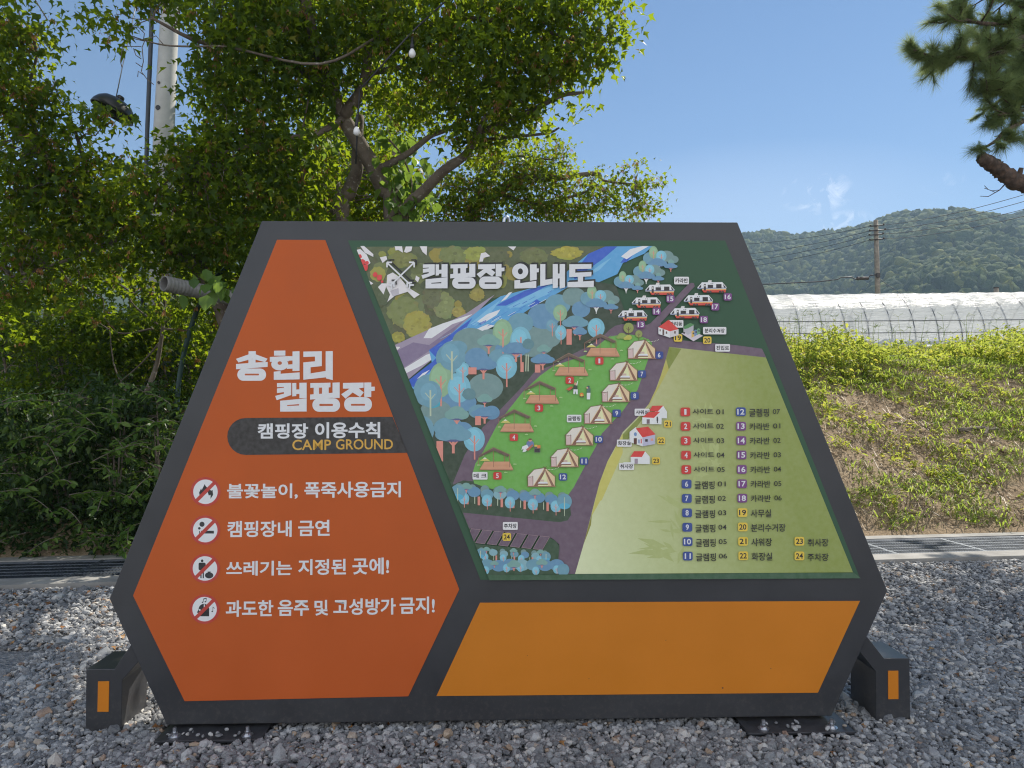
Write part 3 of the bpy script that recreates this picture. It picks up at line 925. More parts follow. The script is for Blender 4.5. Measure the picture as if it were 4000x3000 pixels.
# canvas tents with poles, a bed inside and a string of lights
def tent(x, y):
    P = lambda a, b: (x + a, y + b)
    BRN = pc(112, 78, 66)
    mp.poly([P(-150, 76), P(-88, 18), P(0, 4), P(-20, 60), P(-100, 162), P(-146, 162)], pc(222, 208, 206))
    mp.poly([P(-148, 84), P(-100, 84), P(-100, 162), P(-146, 162)], pc(200, 178, 182))
    mp.poly([P(-6, 6), P(6, 6), P(90, 78), P(88, 162), P(-104, 162)], pc(214, 190, 158))
    mp.poly([P(0, 26), P(28, 162), P(-84, 162)], pc(234, 216, 176))
    mp.poly([P(0, 8), P(-96, 162), P(-62, 162), P(0, 40)], pc(128, 92, 78))
    mp.poly([P(0, 8), P(82, 160), P(58, 162), P(6, 46)], pc(134, 98, 82))
    mp.poly([P(-50, 124), P(20, 124), P(26, 140), P(-62, 140)], pc(226, 226, 236))
    mp.poly([P(-40, 106), P(-6, 106), P(-6, 122), P(-40, 122)], pc(194, 172, 168))
    mp.poly([P(-64, 140), P(28, 140), P(24, 150), P(-62, 150)], pc(122, 84, 66))
    for q in ([P(-148, 70), P(-146, 164)], [P(88, 70), P(86, 164)], [P(-150, 80), P(-88, 14)], [P(-88, 18), P(0, 4)], [P(0, 4), P(92, 84)], [P(-104, 72), P(-102, 160)], [P(-14, -8), P(10, 16)], [P(16, -8), P(-10, 16)], [P(-158, 84), P(-100, 82)]):
        mp.line(q, 4.5, BRN)
    mp.poly([P(-150, 160), P(94, 160), P(94, 167), P(-150, 167)], pc(150, 110, 92))
    for k in range(9):
        t = k / 8
        mp.ell(*P(16 + 100 * t, 16 - 14 * t + 10 * math.sin(t * 3.1)), 3.4, 3.4, pc(226, 232, 206), n=6)
        mp.ell(*P(-8 - 120 * t, 40 + 60 * t * t), 3.2, 3.2, pc(240, 232, 226), n=6)
for x, y in ((2250, 170), (2095, 358), (2028, 543), (1875, 730), (1715, 915), (1588, 1102), (1388, 1270)):
    tent(x, y)
# people at the fire, one resting by a stove
mp.poly([(1570, 600), (1610, 575), (1632, 580), (1600, 612)], pc(190, 84, 56))
mp.line([(1580, 625), (1630, 590)], 4, pc(60, 60, 60))
mp.rrect(1634, 566, 1668, 604, 8, pc(54, 62, 54)); mp.ell(1651, 552, 12, 13, pc(196, 150, 128)); mp.line([(1662, 566), (1670, 528)], 7, pc(220, 220, 226))
mp.poly([(1634, 600), (1670, 600), (1670, 642), (1656, 642), (1652, 612), (1646, 640), (1632, 640)], pc(224, 226, 232))
mp.rrect(1748, 586, 1780, 634, 9, pc(78, 104, 104)); mp.ell(1762, 578, 11, 10, pc(60, 80, 96)); mp.ell(1752, 586, 8, 8, pc(206, 162, 138))
mp.poly([(1748, 630), (1780, 630), (1776, 686), (1748, 686)], pc(222, 224, 230))
mp.ell(1704, 646, 17, 18, pc(214, 120, 50)); mp.ell(1704, 652, 9, 10, pc(238, 190, 90)); mp.rect(1688, 660, 1724, 668, pc(70, 56, 48))
mp.rrect(1230, 1045, 1292, 1098, 18, pc(104, 120, 168)); mp.ell(1262, 1036, 16, 13, pc(198, 150, 126)); mp.ell(1262, 1029, 16, 8, pc(110, 76, 62))
mp.poly([(1195, 1090), (1235, 1075), (1250, 1100), (1222, 1135), (1195, 1140), (1205, 1110), (1185, 1122)], pc(224, 226, 232))
mp.poly([(1225, 1118), (1280, 1070), (1288, 1085), (1245, 1128)], pc(170, 100, 76))
mp.rect(1297, 1090, 1348, 1142, pc(92, 90, 92)); mp.rect(1297, 1076, 1322, 1092, pc(206, 190, 90)); mp.rect(1322, 1080, 1350, 1106, pc(206, 120, 66)); mp.rect(1303, 1112, 1342, 1138, pc(52, 50, 52))
# houses
mp.view(ZD)
WL, RF = pc(222, 220, 228), pc(202, 60, 56)
mp.poly([(1126, 826), (1228, 864), (1228, 922), (1126, 890)], WL); mp.poly([(1228, 864), (1306, 846), (1306, 900), (1228, 922)], pc(200, 198, 210))
mp.poly([(1126, 828), (1218, 762), (1306, 846), (1228, 866)], RF); mp.rect(1162, 848, 1178, 902, pc(96, 74, 70)); mp.rect(1136, 848, 1146, 866, pc(96, 74, 70)); mp.rect(1192, 866, 1204, 888, pc(96, 74, 70)); mp.rect(1266, 864, 1282, 886, pc(110, 92, 92))
mp.poly([(1330, 885), (1410, 850), (1525, 905), (1440, 955)], pc(196, 190, 208))
mp.poly([(1350, 826), (1440, 808), (1440, 870), (1390, 898), (1350, 872)], pc(172, 172, 188)); mp.poly([(1348, 824), (1410, 790), (1448, 806), (1392, 838), (1360, 846)], pc(78, 132, 84))
for x, y, c in ((1422, 862, (206, 172, 96)), (1447, 850, (98, 132, 178)), (1472, 838, (98, 152, 116))):
    mp.poly([(x, y + 6), (x + 14, y), (x + 28, y + 8), (x + 28, y + 46), (x, y + 62)], pc(*c)); mp.rect(x + 10, y + 14, x + 24, y + 30, pc(70, 66, 80))
mp.ell(1356, 880, 8, 9, pc(60, 60, 70))
mp.view(ZG)
mp.poly([(324, 565), (375, 530), (398, 566), (398, 606), (324, 606)], WL); mp.poly([(290, 560), (308, 530), (376, 528), (340, 566)], RF)
mp.poly([(246, 600), (335, 565), (366, 602), (364, 643), (246, 641)], WL); mp.poly([(246, 600), (290, 566), (356, 566), (318, 604)], RF)
mp.rect(273, 612, 292, 640, pc(112, 96, 106)); mp.rect(334, 604, 344, 624, pc(52, 48, 52)); mp.ell(338, 600, 5, 5, pc(52, 48, 52), n=8); mp.rect(336, 622, 342, 636, pc(52, 48, 52))
mp.poly([(168, 690), (206, 660), (248, 720), (248, 778), (168, 752)], WL); mp.poly([(248, 722), (326, 706), (323, 764), (248, 778)], pc(176, 178, 210)); mp.poly([(206, 668), (282, 657), (328, 705), (248, 724)], RF)
mp.rect(194, 728, 213, 764, pc(88, 56, 48)); mp.rect(264, 734, 280, 750, pc(60, 52, 56)); mp.rect(298, 730, 314, 744, pc(214, 150, 140)); mp.ell(204, 704, 9, 12, pc(110, 140, 190)); mp.rect(222, 736, 230, 760, pc(100, 120, 180)); mp.rect(236, 732, 243, 760, pc(200, 90, 96))
mp.poly([(175, 842), (175, 885), (292, 887), (292, 842), (262, 808), (200, 810)], WL); mp.poly([(173, 843), (196, 808), (264, 808), (244, 844)], RF); mp.rect(199, 854, 219, 885, pc(150, 136, 156)); mp.rect(130, 876, 180, 886, WL)
mp.build('map_print', board)
# ---- words and numbers on the map
LBL, INK = pc(214, 214, 226), (0.020, 0.018, 0.018, 1)
def label(fn, x0, y0, x1, y1, t, pad=0.17):
    tx = Print(0.0150).view(fn)
    tx.rrect(x0, y0, x1, y1, (y1 - y0) * 0.14, LBL)
    w, h = x1 - x0, y1 - y0
    tx.text(t, x0 + w * 0.07, y0 + h * 0.2, x1 - w * 0.07, y1 - h * 0.2, INK, 0.03)
    tx.build('caption_label', board)
for a in ((ZD, 1268, 376, 1401, 444, '카라반'), (ZD, 1217, 764, 1351, 832, '관리동'), (ZD, 1527, 826, 1736, 892, '분리수거장'), (ZD, 1636, 979, 1769, 1047, '진입로'), (ZE, 1577, 818, 1702, 883, '글램핑'), (ZE, 766, 1310, 895, 1376, '데 크'),
          (ZF, 730, 655, 891, 740, '주차장'), (ZG, 200, 547, 292, 591, '샤워실'), (ZG, 91, 737, 182, 781, '화장실'), (ZG, 105, 880, 197, 924, '취사장')):
    label(*a)
BR, BB, BP, BY = pc(190, 52, 48), pc(50, 72, 146), pc(112, 62, 128), pc(218, 186, 70)
def badge(fn, cx, cy_, w, h, t, c, ink=None):
    tx = Print(0.0150).view(fn)
    tx.rrect(cx - w / 2, cy_ - h / 2, cx + w / 2, cy_ + h / 2, h * 0.22, c)
    tw = w * (0.22 if t == '1' else 0.32 if len(t) == 1 else 0.62 if t == '11' else 0.72)
    tx.text(t, cx - tw / 2, cy_ - h * 0.32, cx + tw / 2, cy_ + h * 0.32, ink or (INK if c == BY else WHITE), 0.022)
    tx.build('number_badge', board)
for t, x, y in (('1', 1857, 355), ('2', 1602, 521), ('3', 1337, 760), ('4', 1121, 1012), ('5', 980, 1343)):
    badge(ZE, x, y, 72, 64, t, BR)
for t, x, y in (('8', 2161, 655), ('9', 2006, 805), ('10', 1852, 1030), ('11', 1725, 1217), ('12', 1544, 1353)):
    badge(ZE, x, y, 72, 64, t, BB)
badge(ZG, 351, 218, 51, 45, '6', BB); badge(ZG, 245, 334, 51, 45, '7', BB)
for t, x, y in (('13', 969, 806), ('14', 1111, 686), ('15', 1235, 574), ('16', 1749, 556), ('17', 1636, 645), ('18', 1535, 760)):
    badge(ZD, x, y, 74, 66, t, BP)
badge(ZD, 1303, 924, 76, 68, '19', BY); badge(ZD, 1565, 945, 76, 68, '20', BY)
badge(ZG, 405, 641, 48, 44, '21', BY); badge(ZG, 363, 744, 48, 44, '22', BY); badge(ZG, 332, 868, 48, 44, '23', BY); badge(ZF, 773, 816, 92, 85, '24', BY)
for k in range(11):
    y = 567 + k * 88.6
    x = 512 + k * 1.5
    badge(ZG, x, y, 60, 54, str(k + 1), BR if k < 5 else BB)
    t, n = ('사이트', k + 1) if k < 5 else ('글램핑', k - 4)
    xx = 557 + k * 1.7 + (4 if k >= 5 else 0)
    lg = Print(0.0150).view(ZG)
    if k < 5:
        lg.text(t, xx, y - 20, xx + 127, y + 15, INK, 0.012)
    else:
        lg.text(t, xx, y - 18, xx + 122, y + 32, INK, 0.012)
    lg.text('%02d' % n, xx + 144 - (3 if k >= 5 else 0), y - 16, xx + 190, y + 15, INK, 0.004)
    lg.build('legend_lettering', board)
names = ['글램핑 07', '카라반 01', '카라반 02', '카라반 03', '카라반 04', '카라반 05', '카라반 06', '사무실', '분리수거장', '샤워장', '화장실']
for k, nm in enumerate(names):
    y = 566 + k * 88.5
    x = 853 + k * 1.5
    badge(ZG, x, y, 60, 54, str(k + 12), BB if k == 0 else BP if k < 7 else BY)
    lg = Print(0.0150).view(ZG)
    if k < 7:
        a, b = nm.split()
        lg.text(a, 905 + k * 1.6, y - 20, 1027 + k * 1.6, y + (30 if k == 0 else 24), INK, 0.012)
        lg.text(b, 1050 + k * 1.6, y - 17, 1094 + k * 1.6, y + 14, INK, 0.004)
    else:
        w = 212 if len(nm) == 5 else 126
        lg.text(nm, 914 + (k - 7) * 2, y - 20, 914 + (k - 7) * 2 + w, y + 30, INK, 0.012)
    lg.build('legend_lettering', board)
for t, nm, y in (('23', '취사장', 1362), ('24', '주차장', 1452)):
    badge(ZG, 1213, y, 60, 54, t, BY)
    lg = Print(0.0150).view(ZG)
    lg.text(nm, 1264, y - 16, 1392, y + 32, INK, 0.012)
    lg.build('legend_lettering', board)
# ---- heavy map title with its dropped shadow, and crossed arrows
tt = Print(0.0150)
ka = lambda x, y: ZC(850 + (x - 756) * 1.138, 315 + (y - 392) * 1.152)
pi_ = lambda x, y: ZC(1160 + (x - 1030) * 1.162, 315 + (y - 392) * 1.160)
ja = lambda x, y: ZC(1443 + (x - 1274) * 1.137, 315 + (y - 391) * 1.173)
T_AN = ([('e', 1912, 393, 87, 84), [(2017, 318), (2090, 318), (2090, 362), (2113, 362), (2113, 402), (2090, 404), (2090, 482), (2017, 495)],
         [(1850, 490), (1912, 484), (1912, 521), (2085, 495), (2085, 572), (1850, 578)]], [('e', 1914, 393, 27, 32)])
T_NAE = ([[(68, 262), (114, 262), (114, 403), (178, 393), (178, 440), (68, 462)], [(180, 262), (226, 262), (226, 348), (242, 347), (242, 262), (290, 262), (290, 472), (242, 482), (242, 390), (226, 392), (226, 474), (180, 480)]], [])
T_DO = ([[(328, 264), (527, 262), (527, 304), (382, 308), (382, 340), (527, 332), (527, 372), (452, 376), (452, 418), (548, 412), (548, 470), (312, 471), (312, 424), (405, 420), (405, 377), (328, 380)]], [])
SH = (0.012, 0.012, 0.010, 1)
TITLE = ((T_KAEM, ka, 14, -16), (T_PING, pi_, 14, -16), (T_JANG, ja, 14, -16), (T_AN, ZC, 18, -20), (T_NAE, ZD, 15, -16), (T_DO, ZD, 15, -16))
for gph, fn, dx, dy in TITLE:
    for s in (0.5, 1.0):
        syl(tt, fn, gph[0], SH, dx=dx * s, dy=dy * s)
for gph, fn, dx, dy in TITLE:
    syl(tt, fn, gph[0], (0.80, 0.80, 0.80, 1), gph[1], SH)
def arrows(ox, oy, col, w):
    tt.view(lambda x, y: ZC(x + ox, y + oy))
    for q in ([(478, 298), (742, 548)], [(772, 298), (512, 548)], [(480, 350), (480, 296), (535, 296)], [(716, 296), (772, 296), (772, 350)],
              [(505, 514), (552, 514), (556, 562)], [(486, 540), (528, 540), (530, 588)], [(750, 514), (698, 514), (696, 562)], [(770, 540), (722, 540), (720, 588)]):
        tt.line(q, w, col)
tt.build('map_title', board)
tt = Print(0.0150)
arrows(24, -26, SH, 15)
arrows(0, 0, (0.80, 0.80, 0.80, 1), 17)
tt.build('crossed_arrows', board)
bpy.data.objects.remove(_fo)

# ---- feet, strips, base plates, bolts, lifting eye
def foot(poly, strip, fn):
    pts = [sp(*fn(*p)) for p in poly]
    pts = [(s, -0.02 if i in LOW else z) for i, (s, z) in enumerate(pts)]
    m = MB()
    m.prism(pts, 0.02, 0.27)
    o = m.build('foot', m_frame, sign, keep=False, bevel=0.003)
    m = MB()
    m.prism([sp(*fn(*p)) for p in strip], 0.017, 0.0215)
    s_ = m.build('amber_strip', m_amber, o, keep=False)
LOW = (7, 8)
foot([(556, 885), (745, 885), (862, 712), (975, 545), (1105, 620), (938, 800), (797, 960), (790, 1250), (553, 1250)], [(638, 966), (712, 965), (708, 1168), (634, 1168)], Z6)
LOW = (4, 5)
foot([(1050, 500), (1170, 650), (1297, 812), (1468, 812), (1472, 1162), (1242, 1162), (1240, 900), (1120, 752), (990, 590)], [(1322, 895), (1390, 894), (1391, 1083), (1323, 1084)], Z7)
m_plate = simple('plate_steel', (0.055, 0.056, 0.062), 0.36, 0.35, 12, 0.2, 0.15)
m_zinc = simple('zinc_bolt', (0.62, 0.63, 0.66), 0.3, 0.2, 40, 1.0, 0.1)
for x0, x1, bolts in ((-1.67, -1.18, (-1.595, -1.255)), (1.11, 1.625, (1.20, 1.53))):
    m = MB()
    m.box(((x0 + x1) / 2, 0.055, 0.028), (x1 - x0, 0.35, 0.012))
    pl = m.build('base_plate', m_plate, sign, keep=False, bevel=0.002)
    for bx in bolts:
        m = MB()
        m.cyl((bx, -0.075, 0.0342), 0.027, 0.003, 24)
        m.cyl((bx, -0.075, 0.0375), 0.019, 0.004, 20)
        m.cyl((bx, -0.075, 0.0418), 0.0145, 0.013, 6)
        m.cyl((bx, -0.075, 0.055), 0.0082, 0.020, 12)
        for k in range(5):
            m.cyl((bx, -0.075, 0.0565 + k * 0.0036), 0.0090, 0.0016, 12)
        m.build('bolt', m_zinc, pl, keep=False)
ex, ez = sp(1980, 845)
m = MB()
ring = [(ex + 0.020 * math.sin(a) * 0.72, 0.10 + 0.020 * math.sin(a) * 0.7, sp(1980, 868)[1] + 0.022 + 0.030 * math.cos(a)) for a in [2 * math.pi * k / 20 for k in range(21)]]
m.tube(ring, 0.009, 8, cap=False)
m.cyl((ex, 0.10, sp(1980, 868)[1] - 0.002), 0.016, 0.008, 16)
m.build('lifting_eye', m_zinc, sign, keep=False)
# ============================================================ ground, drain, bank, hills
CH_A = math.atan(0.110)
CU = Vector((math.cos(CH_A), math.sin(CH_A), 0))
CN = Vector((-math.sin(CH_A), math.cos(CH_A), 0))
CH0 = Vector((0, 6.555, 0))
def chan(u, v, z):
    p = CH0 + CU * u + CN * v
    return Vector((p.x, p.y, z))
def smooth(t):
    t = np.clip(t, 0, 1)
    return t * t * (3 - 2 * t)
RX = np.array([-900, -350, -200, -120, 0, 120, 229, 255, 275, 297, 326, 354, 378, 391, 410, 434, 458, 482, 508, 640, 900], float)
RY = -9 + np.array([200, 190, 180, 176, 172, 168, 171, 175, 172, 170, 171, 175, 181, 182, 180, 181, 184, 187, 194, 215, 220], float)
def vnoise(x, y, seed=0):
    """smooth value noise on arrays"""
    xi, yi = np.floor(x).astype(np.int64), np.floor(y).astype(np.int64)
    fx_, fy_ = smooth(x - xi), smooth(y - yi)
    def h(a, b):
        n = (a * 374761393 + b * 668265263 + seed * 974634) & 0x7fffffff
        n = ((n ^ (n >> 13)) * 1274126177) & 0x7fffffff
        return ((n ^ (n >> 16)) & 0xffff) / 65535.0
    return (h(xi, yi) * (1 - fx_) + h(xi + 1, yi) * fx_) * (1 - fy_) + (h(xi, yi + 1) * (1 - fx_) + h(xi + 1, yi + 1) * fx_) * fy_
def fbm(x, y, seed=0, n=4):
    t, a, s = 0, 0.5, 0
    for k in range(n):
        t = t + a * vnoise(x * 2 ** k, y * 2 ** k, seed + k)
        s += a
        a *= 0.5
    return t / s - 0.5
def uv_of(x, y):
    dx, dy = x - CH0.x, y - CH0.y
    return dx * CU.x + dy * CU.y, dx * CN.x + dy * CN.y
def height(x, y):
    x, y = np.asarray(x, float), np.asarray(y, float)
    u, v = uv_of(x, y)
    w = np.maximum(v - 1.18, 0)
    edge = 4.4 + 0.5 * fbm(x * 0.35, y * 0.35, 3)
    b = np.where(w < edge, w * 0.53, edge * 0.53 + (w - edge) * 0.10)
    b = np.minimum(b, 4.2 + np.maximum(w - 25, 0) * 0.006)
    k = smooth(w / 0.7)
    b = b + k * (0.34 * fbm(x * 0.7, y * 0.7, 11) + 0.10 * fbm(x * 3, y * 3, 21) + 0.07 * fbm(x * 9, y * 9, 31)) * np.clip(1.3 - w / 40, 0.15, 1)
    t = np.clip((y - 170) / 560, 0, 1)
    ridge = np.interp(x * 700 / np.maximum(y, 150), RX, RY)
    spur = 0.5 + 0.5 * np.sin(x * 0.021 + 1.6 * np.sin(y * 0.006) + 0.9)
    hill = ridge * (smooth(t) ** 1.15) * (1 - 0.62 * (1 - spur) * np.sin(np.pi * np.clip(t, 0, 1)))
    hill = hill + np.clip(t * 4, 0, 1) * (1 - smooth((t - 0.7) / 0.3) * 0.8) * 56 * fbm(x * 0.012, y * 0.012, 41)
    return b + np.where(y > 170, hill, 0)
def hz(x, y):
    return float(height(np.array([x]), np.array([y]))[0])

# ---- gravel yard: one wide sheet in front of the drain
m_yard = NT('yard_gravel')
_v = m_yard.new('ShaderNodeTexVoronoi', {'Scale': 46.0})
m_yard.l.new(m_yard.obj(), _v.inputs['Vector'])
_c = m_yard.ramp(m_yard.new('ShaderNodeSeparateColor', {'Color': _v.outputs['Color']}).outputs[0], [(0.0, (0.08, 0.084, 0.094)), (0.5, (0.17, 0.175, 0.19)), (1.0, (0.34, 0.335, 0.33))])
m_yard.set(Base_Color=m_yard.mix(0.5, _c, m_yard.ramp(m_yard.noise(1.3, 6), [(0.3, (0.16, 0.16, 0.165)), (0.7, (0.30, 0.29, 0.27))])), Roughness=0.9)
m_yard.bump(_v.outputs['Distance'], 0.9, 0.02)
gx = [-90, -40, -16, -8, -6, -4, -2, 0, 2, 4, 6, 8, 16, 40, 90]
gv, gf = [], []
for y in (-70, -20, -4, 0, 2.5, 4, 5.5):
    for x in gx:
        gv.append((x, y, 0))
for x in gx:
    gv.append((x, CH0.y + 0.110 * x + 0.02, 0))
for j in range(7):
    for i in range(len(gx) - 1):
        a = j * len(gx) + i
        if j < 6 or True:
            gf.append((a, a + 1, a + 1 + len(gx), a + len(gx)))
me = bpy.data.meshes.new('ground')
gv = [(x, min(y, CH0.y + 0.110 * x + 0.02 - 0.01 * (7 - i // len(gx))), z) for i, (x, y, z) in enumerate(gv)]
me.from_pydata(gv, [], gf)
tag(link_mesh('ground', me, m_yard.m), kind='structure')

# ---- loose gravel, every stone a little faceted lump
phi = (1 + 5 ** 0.5) / 2
ICO = np.array([(-1, phi, 0), (1, phi, 0), (-1, -phi, 0), (1, -phi, 0), (0, -1, phi), (0, 1, phi), (0, -1, -phi), (0, 1, -phi), (phi, 0, -1), (phi, 0, 1), (-phi, 0, -1), (-phi, 0, 1)]) / math.sqrt(1 + phi * phi)
ICF = np.array([(0, 11, 5), (0, 5, 1), (0, 1, 7), (0, 7, 10), (0, 10, 11), (1, 5, 9), (5, 11, 4), (11, 10, 2), (10, 7, 6), (7, 1, 8), (3, 9, 4), (3, 4, 2), (3, 2, 6), (3, 6, 8), (3, 8, 9), (4, 9, 5), (2, 4, 11), (6, 2, 10), (8, 6, 7), (9, 8, 1)])
def rot_z(a):
    c, s = np.cos(a), np.sin(a)
    m = np.zeros((len(a), 3, 3)); m[:, 0, 0] = c; m[:, 0, 1] = -s; m[:, 1, 0] = s; m[:, 1, 1] = c; m[:, 2, 2] = 1
    return m
def rot_x(a):
    c, s = np.cos(a), np.sin(a)
    m = np.zeros((len(a), 3, 3)); m[:, 1, 1] = c; m[:, 1, 2] = -s; m[:, 2, 1] = s; m[:, 2, 2] = c; m[:, 0, 0] = 1
    return m
def rot_y(a):
    c, s = np.cos(a), np.sin(a)
    m = np.zeros((len(a), 3, 3)); m[:, 0, 0] = c; m[:, 0, 2] = s; m[:, 2, 0] = -s; m[:, 2, 2] = c; m[:, 1, 1] = 1
    return m
def stones(P, size):
    n = len(P)
    k = ICO[None] * rng.uniform(0.84, 1.13, (n, 12, 1))
    k = k * (size[:, None] * np.stack([rng.uniform(0.85, 1.5, n), rng.uniform(0.65, 1.05, n), rng.uniform(0.45, 0.9, n)], 1))[:, None, :]
    M = rot_z(rng.uniform(0, 6.28, n)) @ rot_x(rng.normal(0, 0.45, n)) @ rot_y(rng.normal(0, 0.45, n))
    k = np.einsum('nij,nkj->nki', M, k) + P[:, None, :]
    F = ICF[None] + (np.arange(n) * 12)[:, None, None]
    return k.reshape(-1, 3), F.reshape(-1, 3)
def yard_points(n, x0, x1, y0, y1):
    x, y = rng.uniform(x0, x1, n), rng.uniform(y0, y1, n)
    u, v = uv_of(x, y)
    s = (x - SIGN0.x) * SU.x + (y - SIGN0.y) * SU.y
    t = (x - SIGN0.x) * SN.x + (y - SIGN0.y) * SN.y
    ok = (v < -0.03)
    for a, b in ((-1.67, -1.18), (1.11, 1.625)):
        ok &= ~((s > a - 0.012) & (s < b + 0.012) & (t > -0.128) & (t < 0.23))
    z = 0.004 + 0.010 * vnoise(x * 3, y * 3, 5) + 0.016 * rng.random(n) ** 1.5
    return np.stack([x, y, z], 1)[ok]
P1 = yard_points(62000, -3.0, 3.2, 2.7, 5.0)
P2 = yard_points(58000, -6.2, 6.6, 4.6, 7.4)
# a few stones kicked up on the base plates
P3 = []
for a, b, n in ((-1.67, -1.18, 16), (1.11, 1.625, 13)):
    for k in range(n):
        s_, t_ = rng.uniform(a + 0.03, b - 0.03), rng.uniform(-0.10, -0.02)
        q = SIGN0 + SU * s_ + SN * t_
        P3.append((q.x, q.y, 0.042))
P3 = np.array(P3)
PP = np.concatenate([P1, P2, P3])
SZ = np.concatenate([rng.lognormal(math.log(0.0128), 0.36, len(P1)), rng.lognormal(math.log(0.0135), 0.36, len(P2)), rng.uniform(0.008, 0.014, len(P3))])
m_stone = NT('gravel_stone')
_g = m_stone.new('ShaderNodeNewGeometry')
_r = m_stone.ramp(_g.outputs['Random Per Island'], [(0.0, (0.075, 0.079, 0.085)), (0.28, (0.15, 0.156, 0.163)), (0.60, (0.262, 0.268, 0.270)), (0.84, (0.44, 0.44, 0.435)), (0.93, (0.56, 0.54, 0.49)), (0.97, (0.36, 0.25, 0.15)), (1.0, (0.24, 0.14, 0.09))])
_n = m_stone.noise(120, 3, 0.7)
m_stone.set(Base_Color=m_stone.mix(0.22, _r, m_stone.ramp(_n, [(0.36, (0.10, 0.10, 0.11)), (0.5, (0.32, 0.32, 0.33)), (0.66, (0.58, 0.57, 0.55))]), 'MIX'), Roughness=0.85)
m_stone.bump(m_stone.noise(260, 3), 0.15, 0.002)
sv, sf = stones(PP, SZ)
tag(np_mesh('gravel', sv, sf, m_stone.m), 'loose grey crushed stone gravel covering the yard around the sign', 'gravel', kind='stuff')

# ---- drain: concrete kerbs, a sunk trough and steel gratings
m_conc = simple('concrete', (0.27, 0.262, 0.245), 0.85, 0.3, 3.0, 0, 0.3, 90)
m = MB()
for v0, v1, z1 in ((0.0, 0.235, 0.05), (0.98, 1.15, 0.052)):
    m.add([chan(u, v, z) for u in (-16, 18) for v in (v0, v1) for z in (-0.4, z1)], [(0, 1, 3, 2), (4, 6, 7, 5), (0, 4, 5, 1), (2, 3, 7, 6), (1, 5, 7, 3)])
m.add([chan(-16, 0.235, -0.32), chan(18, 0.235, -0.32), chan(18, 0.98, -0.32), chan(-16, 0.98, -0.32)], [(0, 1, 2, 3)])
tag(m.build('drain_kerb', m_conc), kind='structure')
m = MB()
m.add([chan(-16, 0.236, -0.30), chan(18, 0.236, -0.30), chan(18, 0.979, -0.30), chan(-16, 0.979, -0.30)], [(0, 1, 2, 3)])
tag(m.build('drain_bed', simple('silt', (0.05, 0.042, 0.035), 0.9, 0.4, 4)), kind='structure')
m_galv = simple('galvanised_steel', (0.16, 0.18, 0.21), 0.5, 0.25, 9, 0.7, 0.1)
g0 = None
for k in range(22):
    u = -11.0 + k
    g = empty('drain_grating', chan(u, 0, 0), CH_A, 'galvanised steel bar grating laid over the drain between concrete kerbs', 'grating', 'steel drain gratings')
    if g0 is None:
        a, b = MB(), MB()
        for i in range(33):
            a.box((0.03 + i * 0.0293, 0.6075, 0.022), (0.0045, 0.70, 0.03))
        for i in range(6):
            b.box((0.4975, 0.29 + i * 0.127, 0.0365), (0.97, 0.010, 0.008))
        fr = MB()
        for y in (0.2475, 0.9675):
            fr.box((0.4975, y, 0.0235), (0.985, 0.02, 0.036))
        for x in (0.009, 0.986):
            fr.box((x, 0.6075, 0.0235), (0.012, 0.699, 0.036))
        g0 = [a.build('bars', m_galv, g, keep=False), b.build('cross_rod', m_galv, g, keep=False), fr.build('frame', m_galv, g, keep=False)]
    else:
        for o in g0:
            c = o.copy(); COL.objects.link(c); c.parent = g

# ---- terrain: sandy bank, field and the far hills in one sheet
def axis(steps):
    out = [steps[0][0]]
    for a, b, d in steps:
        n = max(1, int(round((b - a) / d)))
        out += [a + (b - a) * (i + 1) / n for i in range(n)]
    return np.array(out)
ua = axis([(-1300, -500, 60), (-500, -120, 20), (-120, -20, 5), (-20, -8, 0.5), (-8, 2, 0.16), (2, 9, 0.06), (9, 14, 0.25), (14, 40, 2), (40, 120, 8), (120, 800, 14), (800, 1500, 60)])
va = axis([(1.15, 7.5, 0.06), (7.5, 12, 0.25), (12, 40, 1.2), (40, 160, 8), (160, 760, 14), (760, 1400, 60)])
UU, VV = np.meshgrid(ua, va)
TX = CH0.x + UU * CU.x + VV * CN.x
TY = CH0.y + UU * CU.y + VV * CN.y
TZ = height(TX, TY) + np.where(VV < 1.3, 0.03, 0.0)
nu_, nv_ = len(ua), len(va)
idx = np.arange(nu_ * nv_).reshape(nv_, nu_)
tf = np.stack([idx[:-1, :-1], idx[:-1, 1:], idx[1:, 1:], idx[1:, :-1]], -1).reshape(-1, 4)
m_ter = NT('sandy_soil')
_o = m_ter.obj()
_sep = m_ter.new('ShaderNodeSeparateXYZ', {'Vector': _o})
_soil = m_ter.ramp(m_ter.noise(2.2, 8, 0.65), [(0.30, (0.16, 0.11, 0.065)), (0.5, (0.36, 0.265, 0.165)), (0.70, (0.52, 0.40, 0.26))])
_fine = m_ter.ramp(m_ter.noise(42, 4, 0.7), [(0.35, (0.22, 0.16, 0.10)), (0.65, (0.56, 0.44, 0.31))])
_soil = m_ter.mix(0.45, _soil, _fine)
_wood = m_ter.ramp(m_ter.noise(0.05, 5), [(0.35, (0.020, 0.036, 0.012)), (0.65, (0.036, 0.058, 0.02))])
_fld = m_ter.ramp(m_ter.noise(0.8, 5), [(0.35, (0.07, 0.09, 0.03)), (0.65, (0.17, 0.16, 0.07))])
_a = m_ter.new('ShaderNodeMapRange', {'Value': _sep.outputs['Y'], 'From Min': 12.5, 'From Max': 16.0})
_b = m_ter.new('ShaderNodeMapRange', {'Value': _sep.outputs['Y'], 'From Min': 150.0, 'From Max': 190.0})
m_ter.set(Base_Color=m_ter.mix(_b.outputs[0], m_ter.mix(_a.outputs[0], _soil, _fld), _wood), Roughness=0.95)
m_ter.p.inputs['Specular IOR Level'].default_value = 0.15
m_ter.bump(m_ter.noise(26, 7, 0.75), 1.0, 0.05)
